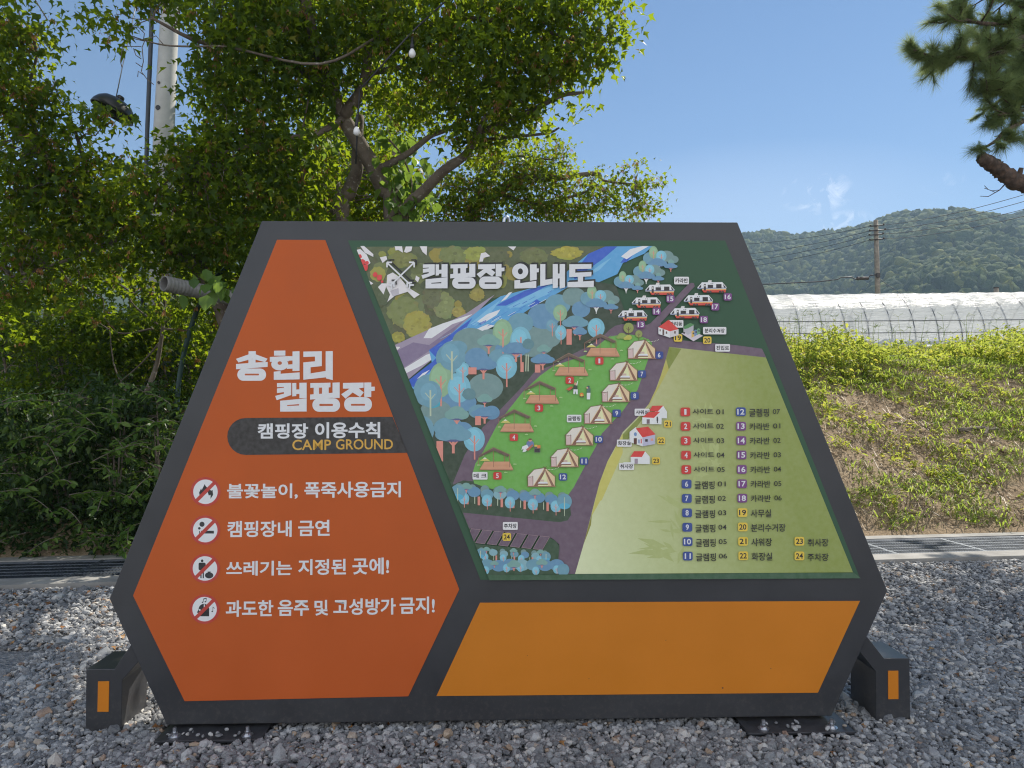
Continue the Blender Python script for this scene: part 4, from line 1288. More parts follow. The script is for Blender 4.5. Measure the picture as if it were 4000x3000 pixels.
tag(np_mesh('terrain', np.stack([TX, TY, TZ], -1).reshape(-1, 3), tf, m_ter.m, smooth=True), kind='structure')

# ---- the wood on the far hills: one mass of crowns
def crowns(P, size, tall):
    n = len(P)
    k = ICO2[None] * (1 + 0.20 * rng.normal(0, 1, (n, len(ICO2), 1)).clip(-1.6, 1.6))
    k = k * np.stack([size, size, size * tall], 1)[:, None, :]
    M = rot_z(rng.uniform(0, 6.28, n))
    k = np.einsum('nij,nkj->nki', M, k) + P[:, None, :]
    F = ICF2[None] + (np.arange(n) * len(ICO2))[:, None, None]
    return k.reshape(-1, 3), F.reshape(-1, 3)
def subdivide(V, F):
    V = [tuple(v) for v in V]
    mid, out = {}, []
    def md(a, b):
        key = (min(a, b), max(a, b))
        if key not in mid:
            q = (np.array(V[a]) + np.array(V[b])) / 2
            V.append(tuple(q / np.linalg.norm(q)))
            mid[key] = len(V) - 1
        return mid[key]
    for a, b, c in F:
        ab, bc, ca = md(a, b), md(b, c), md(c, a)
        out += [(a, ab, ca), (b, bc, ab), (c, ca, bc), (ab, bc, ca)]
    return np.array(V), np.array(out)
ICO2, ICF2 = subdivide(ICO, ICF)
n = 42000
yy = 165 + 600 * rng.random(n) ** 0.85
xx = rng.uniform(-0.35, 0.95, n) * yy
ok = (xx > yy * 0.26) | (rng.random(n) < 0.22)
xx, yy = xx[ok], yy[ok]
zz = height(xx, yy)
sz = rng.uniform(1.8, 4.4, len(xx)) * (0.8 + yy / 1500)
pine = vnoise(xx * 0.02, yy * 0.02, 77) > 0.55
m_far = NT('far_wood')
_g = m_far.new('ShaderNodeNewGeometry')
m_far.set(Base_Color=m_far.ramp(_g.outputs['Random Per Island'], [(0.0, (0.024, 0.046, 0.016)), (0.45, (0.046, 0.078, 0.024)), (0.8, (0.085, 0.115, 0.030)), (1.0, (0.15, 0.165, 0.04))]), Roughness=0.9)
m_far.p.inputs['Specular IOR Level'].default_value = 0.1
m_far.bump(m_far.noise(1.2, 5, 0.7), 1.0, 1.2)
fv, ff = crowns(np.stack([xx, yy, zz + sz * 0.55], 1), sz, np.where(pine, rng.uniform(1.2, 1.7, len(xx)), rng.uniform(0.8, 1.2, len(xx))))
tag(np_mesh('forest', fv, ff, m_far.m, smooth=True), 'bluish green woodland covering the far hills behind the greenhouse', 'forest', kind='stuff')

# ---- plastic greenhouse tunnel
GH_A, GH_R, GH_L = R(-3.0), 2.55, 58.0
GB = at(3640, 1347, 31.0)
gh = empty('greenhouse', (GB.x - 23.5, GB.y + 1.23 + GH_R, GB.z - 0.05), GH_A, 'long white plastic film greenhouse tunnel beyond the weedy bank', 'greenhouse')
m_film = NT('plastic_film')
_n1 = m_film.noise(1.6, 5, 0.6, dist=1.5)
_w = m_film.new('ShaderNodeTexNoise', {'Scale': 1.0, 'Detail': 5.0, 'Roughness': 0.62, 'Distortion': 1.0})
_mp = m_film.new('ShaderNodeMapping', {'Vector': m_film.obj(), 'Scale': (0.9, 3.5, 5.5), 'Rotation': (0.0, 0.25, 0.2)})
m_film.l.new(_mp.outputs[0], _w.inputs['Vector'])
m_film.set(Base_Color=(0.90, 0.91, 0.92, 1), Roughness=0.22)
_bn = m_film.new('ShaderNodeBump', {'Height': _w.outputs['Fac'], 'Strength': 1.0, 'Distance': 0.09})
m_film.l.new(_bn.outputs['Normal'], m_film.p.inputs['Normal'])
_tl = m_film.new('ShaderNodeBsdfTranslucent', {'Color': (0.92, 0.93, 0.94, 1)})
m_film.l.new(_bn.outputs['Normal'], _tl.inputs['Normal'])
_tp = m_film.new('ShaderNodeBsdfTransparent', {'Color': (0.93, 0.95, 0.96, 1)})
_m1 = m_film.new('ShaderNodeMixShader', {'Fac': 0.72}); m_film.l.new(m_film.p.outputs[0], _m1.inputs[1]); m_film.l.new(_tl.outputs[0], _m1.inputs[2])
_m2 = m_film.new('ShaderNodeMixShader', {'Fac': 0.13}); m_film.l.new(_m1.outputs[0], _m2.inputs[1]); m_film.l.new(_tp.outputs[0], _m2.inputs[2])
m_film.l.new(_m2.outputs[0], m_film.out.inputs['Surface'])
nx, na = 400, 28
X, A = np.meshgrid(np.linspace(0, GH_L, nx), np.linspace(0, math.pi, na))
wr = 0.05 * fbm(X * 1.2, A * 5, 61) + 0.03 * fbm(X * 3.5 + A * 2, A * 9, 63) + 0.02 * np.sin(A * 30 + 5 * fbm(X, A, 62))
hoopx = np.mod(X, 1.0)
rr = GH_R + wr - 0.035 * np.sin(np.pi * hoopx) ** 2
cvv = np.stack([X, -rr * np.cos(A), rr * np.sin(A) * 1.02 + 0.1], -1).reshape(-1, 3)
idx = np.arange(nx * na).reshape(na, nx)
cf = np.stack([idx[:-1, :-1], idx[:-1, 1:], idx[1:, 1:], idx[1:, :-1]], -1).reshape(-1, 4)
np_mesh('film_cover', cvv, cf, m_film.m, gh, smooth=True, keep=False)
m_pipe = simple('tunnel_pipe', (0.16, 0.165, 0.17), 0.5, 0.2, 5, 0.5)
m = MB()
hp = [(0, -(GH_R - 0.03) * math.cos(a), (GH_R - 0.03) * math.sin(a) * 1.02 + 0.1) for a in np.linspace(0, math.pi, 30)]
m.tube(hp, 0.025, 6)
h0 = m.build('hoop', m_pipe, gh, keep=False)
for k in range(1, int(GH_L) + 1):
    c = h0.copy(); COL.objects.link(c); c.parent = gh; c.location = (k * 1.0, 0, 0)
m = MB()
for z in (0.5, 1.05):
    m.tube([(0, -GH_R * math.cos(math.asin(z / GH_R)) - 0.03, z + 0.1), (GH_L, -GH_R * math.cos(math.asin(z / GH_R)) - 0.03, z + 0.1)], 0.018, 6)
m.build('side_rail', m_pipe, gh, keep=False)
for x in (0, GH_L):
    m = MB()
    m.add([(x, -(GH_R - 0.05) * math.cos(a), (GH_R - 0.05) * math.sin(a) * 1.02 + 0.1) for a in np.linspace(0, math.pi, 20)], [tuple(range(20))])
    m.build('end_wall', m_film.m, gh, keep=False)
m = MB()
pts = [(x, -GH_R - 0.14 + 0.06 * math.sin(x * 3.1), 0.12 + 0.05 * math.sin(x * 7) + 0.04 * math.sin(x * 17)) for x in np.linspace(0, GH_L, 200)]
m.tube(pts, [0.12 + 0.04 * math.sin(x * 5.3) for x in np.linspace(0, GH_L, 200)], 7)
m.build('rolled_skirt', m_film.m, gh, keep=False)

# ---- wooden utility pole beyond the greenhouse with its lines
m_wood = simple('weathered_pole', (0.23, 0.20, 0.16), 0.9, 0.35, 6, 0, 0.4, 40)
m_wire = simple('black_cable', (0.03, 0.03, 0.035), 0.6, 0.2)
m_ins = simple('porcelain', (0.05, 0.04, 0.035), 0.6, 0.3)
PY = 40.0
ptop, pbot = at(3421, 860, PY), at(3432, 1200, PY)
gz = hz(ptop.x, PY) - 0.3
up = empty('utility_pole', (pbot.x, PY, gz), 0, 'weathered wooden utility pole with side insulators behind the greenhouse', 'utility pole')
m = MB()
m.tube([(pbot.x + 0.02, PY, gz), ((ptop.x + pbot.x) / 2, PY, (gz + ptop.z) / 2), (ptop.x, PY, ptop.z)], [0.17, 0.145, 0.118], 14, jit=0.06)
m.build('shaft', m_wood, up)
att = []
for k, (py, x0, x1) in enumerate(((880, 3400, 3452), (898, 3397, 3458), (915, 3396, 3450), (934, 3398, 3452))):
    a, b = at(x0, py + 4, PY - 0.14), at(x1, py - 1, PY - 0.14)
    m = MB()
    m.tube([a, b], 0.032, 6)
    arm = m.build('insulator_bracket', m_ins, up)
    for q, d in ((a, -0.04), (b, 0.04)):
        m = MB()
        m.lathe((q.x, q.y, q.z + 0.02), [(0.02, -0.03), (0.05, -0.015), (0.035, 0.01), (0.055, 0.03), (0.03, 0.07), (0.0, 0.07)], 10)
        m.build('insulator', m_ins, arm)
    att.append((a, b))
m = MB(); m.box(at(3430, 1075, PY - 0.2), (0.2, 0.1, 0.25)); m.build('cable_clamp', m_ins, up)
def wire(name, p, q, sag, r, label, group, n=24):
    p, q = Vector(p), Vector(q)
    m = MB()
    m.tube([p.lerp(q, t) - Vector((0, 0, sag * 4 * t * (1 - t))) for t in [i / n for i in range(n + 1)]], r, 5)
    return tag(m.build(name, m_wire), label, 'power line', group)
for k, (py, w) in enumerate(((742, 'topmost'), (770, 'second'), (805, 'third'), (834, 'lowest'))):
    q = at(4150, py - 28, 24)
    wire('power_line', att[k][1], q, 0.22, 0.012, '%s of the four thin power lines rising from the wooden pole to the right edge' % w, 'power lines right of the pole')
for k, (py, w) in enumerate(((955, 'topmost'), (1000, 'second'), (1030, 'third'), (1052, 'lowest'))):
    q = at(2800, py, 58)
    wire('power_line', att[k][0], q, 0.3, 0.014, '%s of the four power lines falling from the wooden pole towards the sign' % w, 'power lines left of the pole')
cab = empty('closure_cable', at(3428, 1073, PY - 0.2), 0, 'thick communication cable with a dark splice box hanging left of the wooden pole', 'cable')
m = MB()
m.tube([at(3425, 1073, PY - .2), at(3398, 1076, PY - .2), at(3390, 1088, PY - .2), at(3340, 1090, PY - .2), at(3326, 1082, PY - .2), at(3285, 1084, PY - .2), at(3270, 1092, PY - .2), at(3200, 1100, PY), at(2950, 1112, PY + 2), at(2800, 1120, PY + 4)], 0.030, 6)
m.build('cable', m_wire, cab)
m = MB()
m.tube([at(3352, 1088, PY - .2), at(3392, 1087, PY - .2)], 0.09, 10)
m.tube([at(3347, 1088, PY - .2), at(3356, 1088, PY - .2)], 0.10, 10)
m.build('splice_box', m_ins, cab)
wire('guy_wire', at(3436, 1090, PY), at(3620, 1200, 38), 0.1, 0.012, 'slack guy wire dropping from the wooden pole to the greenhouse roof', None)
q = at(3891, 1126, 43)
sp_ = MB(); sp_.tube([(q.x, 43, hz(q.x, 43) - 0.2), (q.x, 43, q.z)], [0.15, 0.13], 12, jit=0.05)
post = empty('post', (q.x, 43, hz(q.x, 43)), 0, 'short weathered wooden post top peeping over the greenhouse ridge', 'post')
sp_.build('shaft', m_wood, post)
sp_ = MB(); sp_.cyl((q.x, 43, q.z), 0.15, 0.06, 12); sp_.build('cap', m_ins, post)

# ---- concrete pole on the left with a dark conduit
m_cpole = simple('concrete_pole', (0.46, 0.46, 0.44), 0.8, 0.12, 5, 0, 0.25, 70)
CPY = 11.2
b_, t_ = at(640, 520, CPY), at(668, -40, CPY)
dxdz = (t_.x - b_.x) / (t_.z - b_.z)
gz = hz(b_.x, CPY) - 0.2
xb = b_.x
cp = empty('concrete_pole', (xb, CPY, gz), 0, 'tall pale concrete pole standing among the leafy trees', 'pole')
m = MB()
m.tube([(xb - 0.05, CPY, gz), (xb, CPY, b_.z), (t_.x, CPY, t_.z), (t_.x + 0.08, CPY, t_.z + 2.5)], [0.175, 0.155, 0.13, 0.12], 20)
m.build('shaft', m_cpole, cp)
m = MB()
for px, py, s in ((620, 322, 0.022), (617, 420, 0.04)):
    d = at(px, py, CPY - 0.15)
    m.cyl((d.x, CPY - 0.155, d.z), s, 0.02, 10, axis='y')
m.build('step_hole', m_wire, cp)
m = MB()
hb = at(600, 1385, CPY)
for k in range(5):
    z = hb.z - 0.25 + k * 0.14
    m.tube([(xb - 0.045, CPY, z), (xb - 0.045, CPY, z + 0.07)], 0.182, 20, cap=False)
m.build('warning_band', simple('yellow_band', (0.62, 0.42, 0.03), 0.6, 0.2), cp)
m = MB()
m.tube([(xb - 0.27, CPY - 0.1, gz), (at(588, 500, CPY).x, CPY - 0.1, b_.z), (at(610, 0, CPY).x, CPY - 0.1, t_.z), (at(610, 0, CPY).x + 0.05, CPY - 0.1, t_.z + 2)], 0.034, 8)
m.build('conduit', simple('dark_conduit', (0.035, 0.045, 0.06), 0.4, 0.2), cp)

# ---- dome lamp hung on a wire
m_dome = simple('lamp_enamel', (0.030, 0.030, 0.032), 0.35, 0.2)
LY = 8.3
lc = at(440, 436, LY)
lamp = empty('pendant_lamp', lc, 0, 'dark dome lamp hanging on a thin wire among the left trees', 'lamp')
LR = Matrix.Rotation(R(24), 3, 'Y') @ Matrix.Rotation(R(-8), 3, 'X')
m = MB()
pf = [(0.95 * a, 0.95 * b) for a, b in [(0.03, 0.17), (0.10, 0.165), (0.17, 0.14), (0.22, 0.09), (0.25, 0.03), (0.258, -0.02), (0.25, -0.02), (0.243, 0.02), (0.212, 0.08), (0.165, 0.128), (0.10, 0.153), (0.02, 0.158)]]
m.lathe(lc, pf, 40, LR)
m.build('shade', m_dome, lamp)
m = MB()
m.lathe(lc, [(0.0, 0.215), (0.034, 0.215), (0.042, 0.20), (0.042, 0.158), (0.0, 0.158)], 16, LR)
m.build('cap', m_dome, lamp)
m = MB()
m.lathe(lc, [(0.0, 0.03), (0.05, 0.04), (0.06, 0.09), (0.04, 0.15), (0.0, 0.156)], 16, LR)
m.build('bulb', simple('frosted_glass', (0.5, 0.5, 0.48), 0.3, 0.05), lamp)
m = MB()
m.tube([at(452, 388, LY), at(478, 260, LY), at(512, 110, LY), at(540, -30, LY)], 0.006, 6)
m.build('hanging_wire', simple('wire_grey', (0.35, 0.36, 0.38), 0.4, 0.1, 5, 0.8), lamp)

# ---- string of festoon bulbs through the big tree
SY = 7.2
st = empty('string_light', at(1607, 130, SY), 0, 'black festoon cord with white bulbs slung through the big tree', 'string lights')
m = MB()
cordp = [at(1790, -40, SY), at(1700, 40, SY), at(1607, 128, SY), at(1540, 200, SY), at(1470, 280, SY), at(1405, 350, SY + .3), at(1397, 480, SY + .3), at(1390, 640, SY + .5)]
m.tube(cordp, 0.009, 6)
m.build('cord', m_wire, st)
m_bulb = simple('white_bulb', (0.82, 0.82, 0.82), 0.25, 0.03)
for px, py, Yb in ((1610, 208, SY), (1393, 512, SY + .3)):
    c = at(px, py, Yb)
    m = MB()
    m.lathe(c, [(0.0, -0.047), (0.018, -0.044), (0.033, -0.028), (0.037, -0.006), (0.031, 0.018), (0.02, 0.036), (0.016, 0.046), (0, 0.046)], 18)
    bo = m.build('bulb', m_bulb, st)
    m = MB()
    m.lathe(c, [(0.0, 0.044), (0.021, 0.044), (0.022, 0.085), (0.012, 0.10), (0.012, 0.17), (0, 0.17)], 14)
    m.build('socket', m_wire, bo)

# ---- grey duct end poking from behind the sign
DY = 7.6
m = MB()
pa, pb = at(640, 1107, DY - 0.35), at(1100, 1205, DY + 0.9)
ax_ = (pb - pa).normalized()
rot = ax_.to_track_quat('Z', 'Y').to_matrix()
Lp = (pb - pa).length
pf = [(0.068, 0.02), (0.068, 0.0), (0.080, 0.0)]
for k in range(int(Lp / 0.04)):
    pf += [(0.080, 0.01 + k * 0.04), (0.083, 0.018 + k * 0.04), (0.083, 0.032 + k * 0.04), (0.080, 0.04 + k * 0.04)]
m.lathe(pa, pf + [(0.08, Lp)], 24, rot)
m.lathe(pa, [(0.068, 0.0), (0.066, 0.6)], 24, rot)
duct = empty('drain_pipe', pa, 0, 'grey ribbed plastic pipe with an open end sticking out among leaves left of the sign', 'pipe')
m.build('tube', simple('grey_pvc', (0.20, 0.195, 0.185), 0.5, 0.2), duct)
m = MB(); m.box(pb - Vector((0, 0, 0.5)), (0.05, 0.05, 1.0)); m.box((pb.x, pb.y, (pb.z + hz(pb.x, pb.y)) / 2 - 0.2), (0.05, 0.05, pb.z - hz(pb.x, pb.y) + 0.2)); m.build('prop', m_galv, duct)
# ============================================================ vegetation
MAPLE_V = np.array([(0, 0, 0), (-0.40, 0.40, 0.10), (-0.15, 0.48, 0.02), (0, 1.0, -0.16), (0.15, 0.48, 0.02), (0.40, 0.40, 0.10)])
MAPLE_F = np.array([(0, 2, 1), (0, 4, 2), (2, 4, 3), (0, 5, 4)])
OVAL_V = np.array([(0, 0, 0), (-0.23, 0.35, 0.06), (-0.16, 0.75, 0.02), (0, 1.0, -0.08), (0.16, 0.75, 0.02), (0.23, 0.35, 0.06), (0, 0.45, -0.02)])
OVAL_F = np.array([(0, 6, 1), (1, 6, 2), (2, 6, 3), (3, 6, 4), (4, 6, 5), (5, 6, 0)])
SEED_V = np.array([(0, 0, 0), (-0.30, 0.55, 0.0), (-0.34, 0.95, 0.02), (-0.10, 0.62, 0.04), (0.10, 0.62, 0.04), (0.34, 0.95, 0.02), (0.30, 0.55, 0.0)])
SEED_F = np.array([(0, 3, 1), (1, 3, 2), (0, 6, 4), (6, 5, 4)])
def frames(n, tilt, droop):
    """random leaf orientations: blade roughly level, tip sagging"""
    yaw = rng.uniform(0, 2 * np.pi, n)
    return rot_z(yaw) @ rot_x(-np.abs(rng.normal(droop, tilt, n))) @ rot_y(rng.normal(0, tilt, n))
def scatter(P, size, TV, TF, tilt=0.55, droop=0.55, M=None):
    n = len(P)
    k = TV[None] * size[:, None, None] * np.array([1, 1, 1])
    M = frames(n, tilt, droop) if M is None else M
    k = np.einsum('nij,nkj->nki', M, k) + P[:, None, :]
    F = TF[None] + (np.arange(n) * len(TV))[:, None, None]
    return k.reshape(-1, 3), F.reshape(-1, 3)
def blob_points(blobs, leaves_per, csize=0.15, per=12, flat=0.45):
    """leaf positions: sprays of leaves spread through a set of lumps (x, y, r in a 2212-wide view, distance)"""
    out, cl = [], []
    for bl in blobs:
        x, y, r, Y = bl[:4]
        dens = bl[4] if len(bl) > 4 else 1.0
        c = np.array(at2(x, y, Y))
        Rr = r / 1522 * Y
        nc = max(2, int(leaves_per * dens * Rr * Rr / per))
        d = rng.normal(size=(nc, 3))
        d /= np.linalg.norm(d, axis=1)[:, None]
        q = d * (rng.random(nc) ** 0.45)[:, None] * Rr * np.array([1, 1.0, 0.92]) + c
        cl.append(q)
        k = rng.normal(size=(nc, per, 3)) * csize * np.array([1, 1, flat])
        out.append((q[:, None, :] + k).reshape(-1, 3))
    return np.concatenate(out), np.concatenate(cl)
def sway(p, q, n=7, w=0.06):
    p, q = Vector(p), Vector(q)
    L = (q - p).length
    o = [p.lerp(q, i / (n - 1)) for i in range(n)]
    for i in range(1, n - 1):
        o[i] = o[i] + Vector((random.uniform(-1, 1), random.uniform(-1, 1), random.uniform(-0.6, 1))) * (w * L * math.sin(math.pi * i / (n - 1)))
    return o
def twigs(m, skel, clusters, count, r0=0.007, maxd=1.4):
    """thin twigs from the nearest bough out to the leaf sprays"""
    sk = np.array([tuple(p) for p in skel])
    ids = rng.choice(len(clusters), min(count, len(clusters)), replace=False)
    for i in ids:
        c = clusters[i]
        d = np.linalg.norm(sk - c, axis=1)
        j = int(np.argmin(d))
        if d[j] > maxd or d[j] < 0.05:
            continue
        m.tube(sway(sk[j], c, 6, 0.10), np.linspace(r0 * min(1.6, 0.5 + d[j]), 0.003, 6), 5, cap=False)
def dens_path(pts, step=0.12):
    out = []
    for a, b in zip(pts, pts[1:]):
        n = max(1, int((b - a).length / step))
        out += [a.lerp(b, i / n) for i in range(n)]
    return out + [pts[-1]]
def curve(pts, n=5):
    """Catmull-Rom through the points"""
    P_ = [pts[0] * 2 - pts[1]] + list(pts) + [pts[-1] * 2 - pts[-2]]
    out = []
    for i in range(1, len(P_) - 2):
        for k in range(n):
            t = k / n
            a, b, c, d = P_[i - 1:i + 3]
            out.append(0.5 * ((2 * b) + (c - a) * t + (2 * a - 5 * b + 4 * c - d) * t * t + (3 * b - a - 3 * c + d) * t ** 3))
    return out + [pts[-1]]
m_bark = NT('maple_bark')
_a = m_bark.noise(5, 6, 0.65)
_b = m_bark.noise(22, 3)
m_bark.set(Base_Color=m_bark.mix(m_bark.ramp(_b, [(0.60, 0.0), (0.68, 0.75)]), m_bark.ramp(_a, [(0.3, (0.085, 0.065, 0.05)), (0.7, (0.20, 0.165, 0.13))]), (0.36, 0.34, 0.30)), Roughness=0.95)
m_bark.bump(m_bark.noise(45, 5, 0.7), 0.7, 0.01)
m_bark = m_bark.m
m_maple = leaf_mat('maple_leaf', [(0.0, (0.014, 0.036, 0.008)), (0.4, (0.024, 0.058, 0.010)), (0.75, (0.042, 0.086, 0.012)), (0.95, (0.085, 0.13, 0.014)), (1.0, (0.20, 0.15, 0.02))], 0.54, (0.56, 0.72, 0.02))
m_maple2 = leaf_mat('bright_leaf', [(0.0, (0.028, 0.066, 0.010)), (0.5, (0.055, 0.115, 0.013)), (0.85, (0.13, 0.19, 0.016)), (1.0, (0.24, 0.20, 0.025))], 0.5, (0.56, 0.70, 0.03))
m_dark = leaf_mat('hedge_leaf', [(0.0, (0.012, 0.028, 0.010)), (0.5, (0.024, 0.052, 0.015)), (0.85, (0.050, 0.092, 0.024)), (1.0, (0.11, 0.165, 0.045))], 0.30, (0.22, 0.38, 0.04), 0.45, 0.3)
m_ivy = leaf_mat('vine_leaf', [(0.0, (0.05, 0.11, 0.024)), (0.6, (0.09, 0.17, 0.034)), (1.0, (0.16, 0.24, 0.06))], 0.45, (0.40, 0.58, 0.06), 0.45, 0.3)
m_seed = leaf_mat('maple_seed', [(0.0, (0.22, 0.085, 0.035)), (0.6, (0.34, 0.15, 0.06)), (1.0, (0.46, 0.26, 0.11))], 0.4, (0.6, 0.3, 0.12), 0.6)
def tree(name, label, group, boughs, blobs, per_m2, leaf, tmpl, lsize, seeds=0, nt=160, mat=None, crown_name='crown', csize=0.15, per=12, base=None):
    """boughs: (list of 2212-view points (x, y, distance), r0, r1)"""
    paths = [(curve([at2(*p) if not isinstance(p, Vector) else p for p in pts]), a, b) for pts, a, b in boughs]
    g = base or paths[0][0][0]
    root = empty(name, g, 0, label, 'tree' if 'tree' in name else name, group)
    m = MB()
    skel = []
    for i, (pts, a, b) in enumerate(paths):
        m2 = MB() if i else m
        m2.tube(pts, np.linspace(a, b, len(pts)), 12 if a > 0.05 else 8, jit=0.10)
        skel += dens_path(pts)
        if i:
            m2.build('bough', mat or m_bark, root)
    m.build('trunk', mat or m_bark, root)
    P, cl = blob_points(blobs, per_m2, csize, per)
    tw = MB()
    twigs(tw, skel, cl, nt)
    if tw.v:
        tw.build('twigs', mat or m_bark, root)
    V, F = scatter(P, lsize * rng.uniform(0.6, 1.25, len(P)), *tmpl)
    np_mesh(crown_name, V, F, leaf, root)
    if seeds:
        ids = rng.choice(len(cl), min(seeds, len(cl)), replace=False)
        q = np.repeat(cl[ids], 6, 0) + rng.normal(size=(len(ids) * 6, 3)) * np.array([0.03, 0.03, 0.025])
        M = rot_z(rng.uniform(0, 6.28, len(q))) @ rot_x(-np.pi / 2 + rng.normal(0, 0.35, len(q)))
        V, F = scatter(q, 0.055 * rng.uniform(0.7, 1.2, len(q)), SEED_V, SEED_F, M=M)
        np_mesh('seed_clusters', V, F, m_seed, root)
    return root

MAPLE = (MAPLE_V, MAPLE_F)
OVAL = (OVAL_V, OVAL_F)
def bank_pts(n, u0, u1, w0, w1):
    u, w_ = rng.uniform(u0, u1, n), rng.uniform(w0, w1, n)
    v = w_ + 1.18
    x, y = CH0.x + u * CU.x + v * CN.x, CH0.y + u * CU.y + v * CN.y
    return u, w_, x, y, height(x, y)
bank_pts_ = bank_pts
# ---- the big maple rising behind the sign
TY = 8.7
gA = at2(852, 700, TY); gA.z = hz(gA.x, TY) - 0.1
gB = at2(725, 760, TY + .2); gB.z = hz(gB.x, TY + .2) - 0.1
big_boughs = [
    ([gA, at2(850, 475, TY), at2(830, 410, TY), at2(800, 350, TY - .1), at2(768, 298, TY - .2), at2(735, 240, TY - .3), at2(718, 190, TY - .5), at2(690, 120, TY - .7), at2(668, 40, TY - 1.0), at2(650, -60, TY - 1.3)], 0.125, 0.05),
    ([at2(742, 250, TY - .3), at2(775, 205, TY - .4), at2(790, 160, TY - .5), at2(800, 90, TY - .6), at2(838, 10, TY - .8), at2(870, -60, TY - 1.0)], 0.075, 0.035),
    ([gB, at2(735, 480, TY + .2), at2(752, 420, TY + .2), at2(770, 370, TY + .1), at2(772, 320, TY), at2(778, 250, TY)], 0.12, 0.05),
    ([at2(858, 620, TY), at2(872, 468, TY - .1), at2(918, 410, TY - .3), at2(962, 366, TY - .5), at2(1000, 340, TY - .7), at2(1024, 305, TY - .9), at2(1050, 250, TY - 1.1)], 0.085, 0.03),
    ([at2(800, 372, TY), at2(850, 350, TY - .2), at2(886, 328, TY - .3), at2(930, 294, TY - .5), at2(966, 280, TY - .6), at2(1010, 250, TY - .8)], 0.05, 0.018),
    ([at2(1000, 338, TY - .7), at2(1024, 308, TY - .7), at2(1085, 298, TY - .8), at2(1180, 288, TY - .9), at2(1208, 276, TY - 1.0)], 0.03, 0.010),
    ([at2(1030, 290, TY - .9), at2(1100, 260, TY - 1.0), at2(1170, 228, TY - 1.1), at2(1215, 206, TY - 1.2), at2(1262, 200, TY - 1.2)], 0.038, 0.018),
    ([at2(720, 190, TY - .5), at2(640, 150, TY - .7), at2(540, 110, TY - 1.0), at2(430, 90, TY - 1.3), at2(330, 40, TY - 1.5)], 0.05, 0.015),
    ([at2(800, 100, TY - .6), at2(900, 60, TY - .9), at2(1020, 40, TY - 1.1), at2(1150, 60, TY - 1.3), at2(1250, 90, TY - 1.4)], 0.045, 0.012),
    ([at2(790, 160, TY - .5), at2(900, 140, TY - .8), at2(1000, 130, TY - 1.0), at2(1120, 140, TY - 1.1)], 0.035, 0.012),
    ([at2(745, 255, TY - .3), at2(680, 290, TY - .5), at2(600, 300, TY - .8), at2(520, 320, TY - 1.0), at2(430, 340, TY - 1.1)], 0.045, 0.012),
]
big_blobs = [
    # along the top, out to the right edge of the crown
    (385, -15, 60, 7.6), (480, 40, 80, 7.4), (560, 20, 110, 7.6), (560, 120, 95, 7.6), (660, 40, 110, 7.8), (660, 150, 90, 8.0), (770, 20, 110, 8.0), (760, 120, 90, 8.2), (880, 10, 110, 7.8), (870, 110, 90, 7.8),
    (980, 20, 110, 7.6), (985, 120, 100, 7.6), (1080, 10, 110, 7.4), (1090, 110, 100, 7.5), (1180, 20, 100, 7.3), (1190, 100, 90, 7.4), (1265, 20, 75, 7.3), (1270, 90, 66, 7.3), (1322, 60, 30, 7.2, 0.8), (1320, 100, 26, 7.2, 0.8), (1330, 5, 30, 7.2),
    (1000, 200, 95, 7.8), (1090, 200, 85, 7.6), (1160, 180, 70, 7.5), (1210, 150, 56, 7.4), (1265, 140, 32, 7.3, .8), (930, 200, 70, 8.0), (1040, 270, 60, 7.8), (1120, 262, 52, 7.7), (1180, 262, 30, 7.6, .8), (1226, 236, 26, 7.5, .7), (1010, 300, 50, 7.9), (1060, 310, 44, 7.9),
    (890, 250, 46, 8.2, .7), (850, 200, 60, 8.3, .8), (700, 220, 60, 8.4, .9),
    # left wing in front of the concrete pole
    (290, -5, 36, 7.2, .9), (240, 32, 34, 7.1, .9), (190, 40, 24, 7.1, .8), (232, 78, 16, 7.1, .9), (265, 60, 16, 7.1, .7), (340, -20, 50, 7.3), (455, 130, 52, 7.5), (455, 200, 50, 7.6), (480, 270, 56, 7.7), (432, 312, 42, 7.7, .9), (520, 200, 70, 7.7, 1.1), (560, 260, 60, 7.8, .7), (600, 210, 50, 8.0, .8),
    (520, 330, 90, 7.8, 1.1), (620, 340, 90, 8.0, 1.1), (440, 380, 90, 7.7, 1.1), (540, 430, 90, 7.9, 1.1), (640, 430, 80, 8.2, 1.1), (388, 338, 42, 7.6, .9), (350, 410, 72, 7.6), (420, 470, 90, 7.8), (520, 520, 90, 8.0), (330, 500, 90, 7.8), (420, 570, 70, 8.0), (260, 440, 74, 7.6), (312, 350, 34, 7.5, .9),
    # the crown above the picture
    (340, -140, 130, 8.0, .32), (520, -130, 140, 8.3, .32), (700, -130, 150, 8.6, .32), (880, -130, 150, 8.5, .3), (1040, -130, 120, 8.2, .25), (450, -330, 150, 8.4, .25), (650, -350, 170, 8.8, .25), (850, -350, 150, 8.8, .2), (750, -540, 160, 9.0, .22), 
    (357, 12, 26, 7.3, .8), (640, -60, 120, 9.2, .6), (820, -60, 120, 9.2, .6), (560, 60, 110, 9.2, .6), 
    # low hanging sprays over the pipe
    (480, 640, 64, 8.3, .8), (540, 600, 60, 8.2, .9), (400, 660, 54, 8.6, .7), (330, 640, 50, 8.5, .6), (430, 740, 50, 8.8, .6), (490, 710, 40, 8.6, .7), (250, 600, 50, 8.4, .6),
    # knot of vine-hung foliage behind the trunks
    (690, 330, 60, 9.3), (680, 420, 70, 9.3), (820, 350, 60, 9.6), (850, 430, 70, 9.6), (890, 380, 40, 9.5), (770, 440, 60, 9.6), (700, 480, 80, 9.4), (600, 500, 90, 8.8),
]
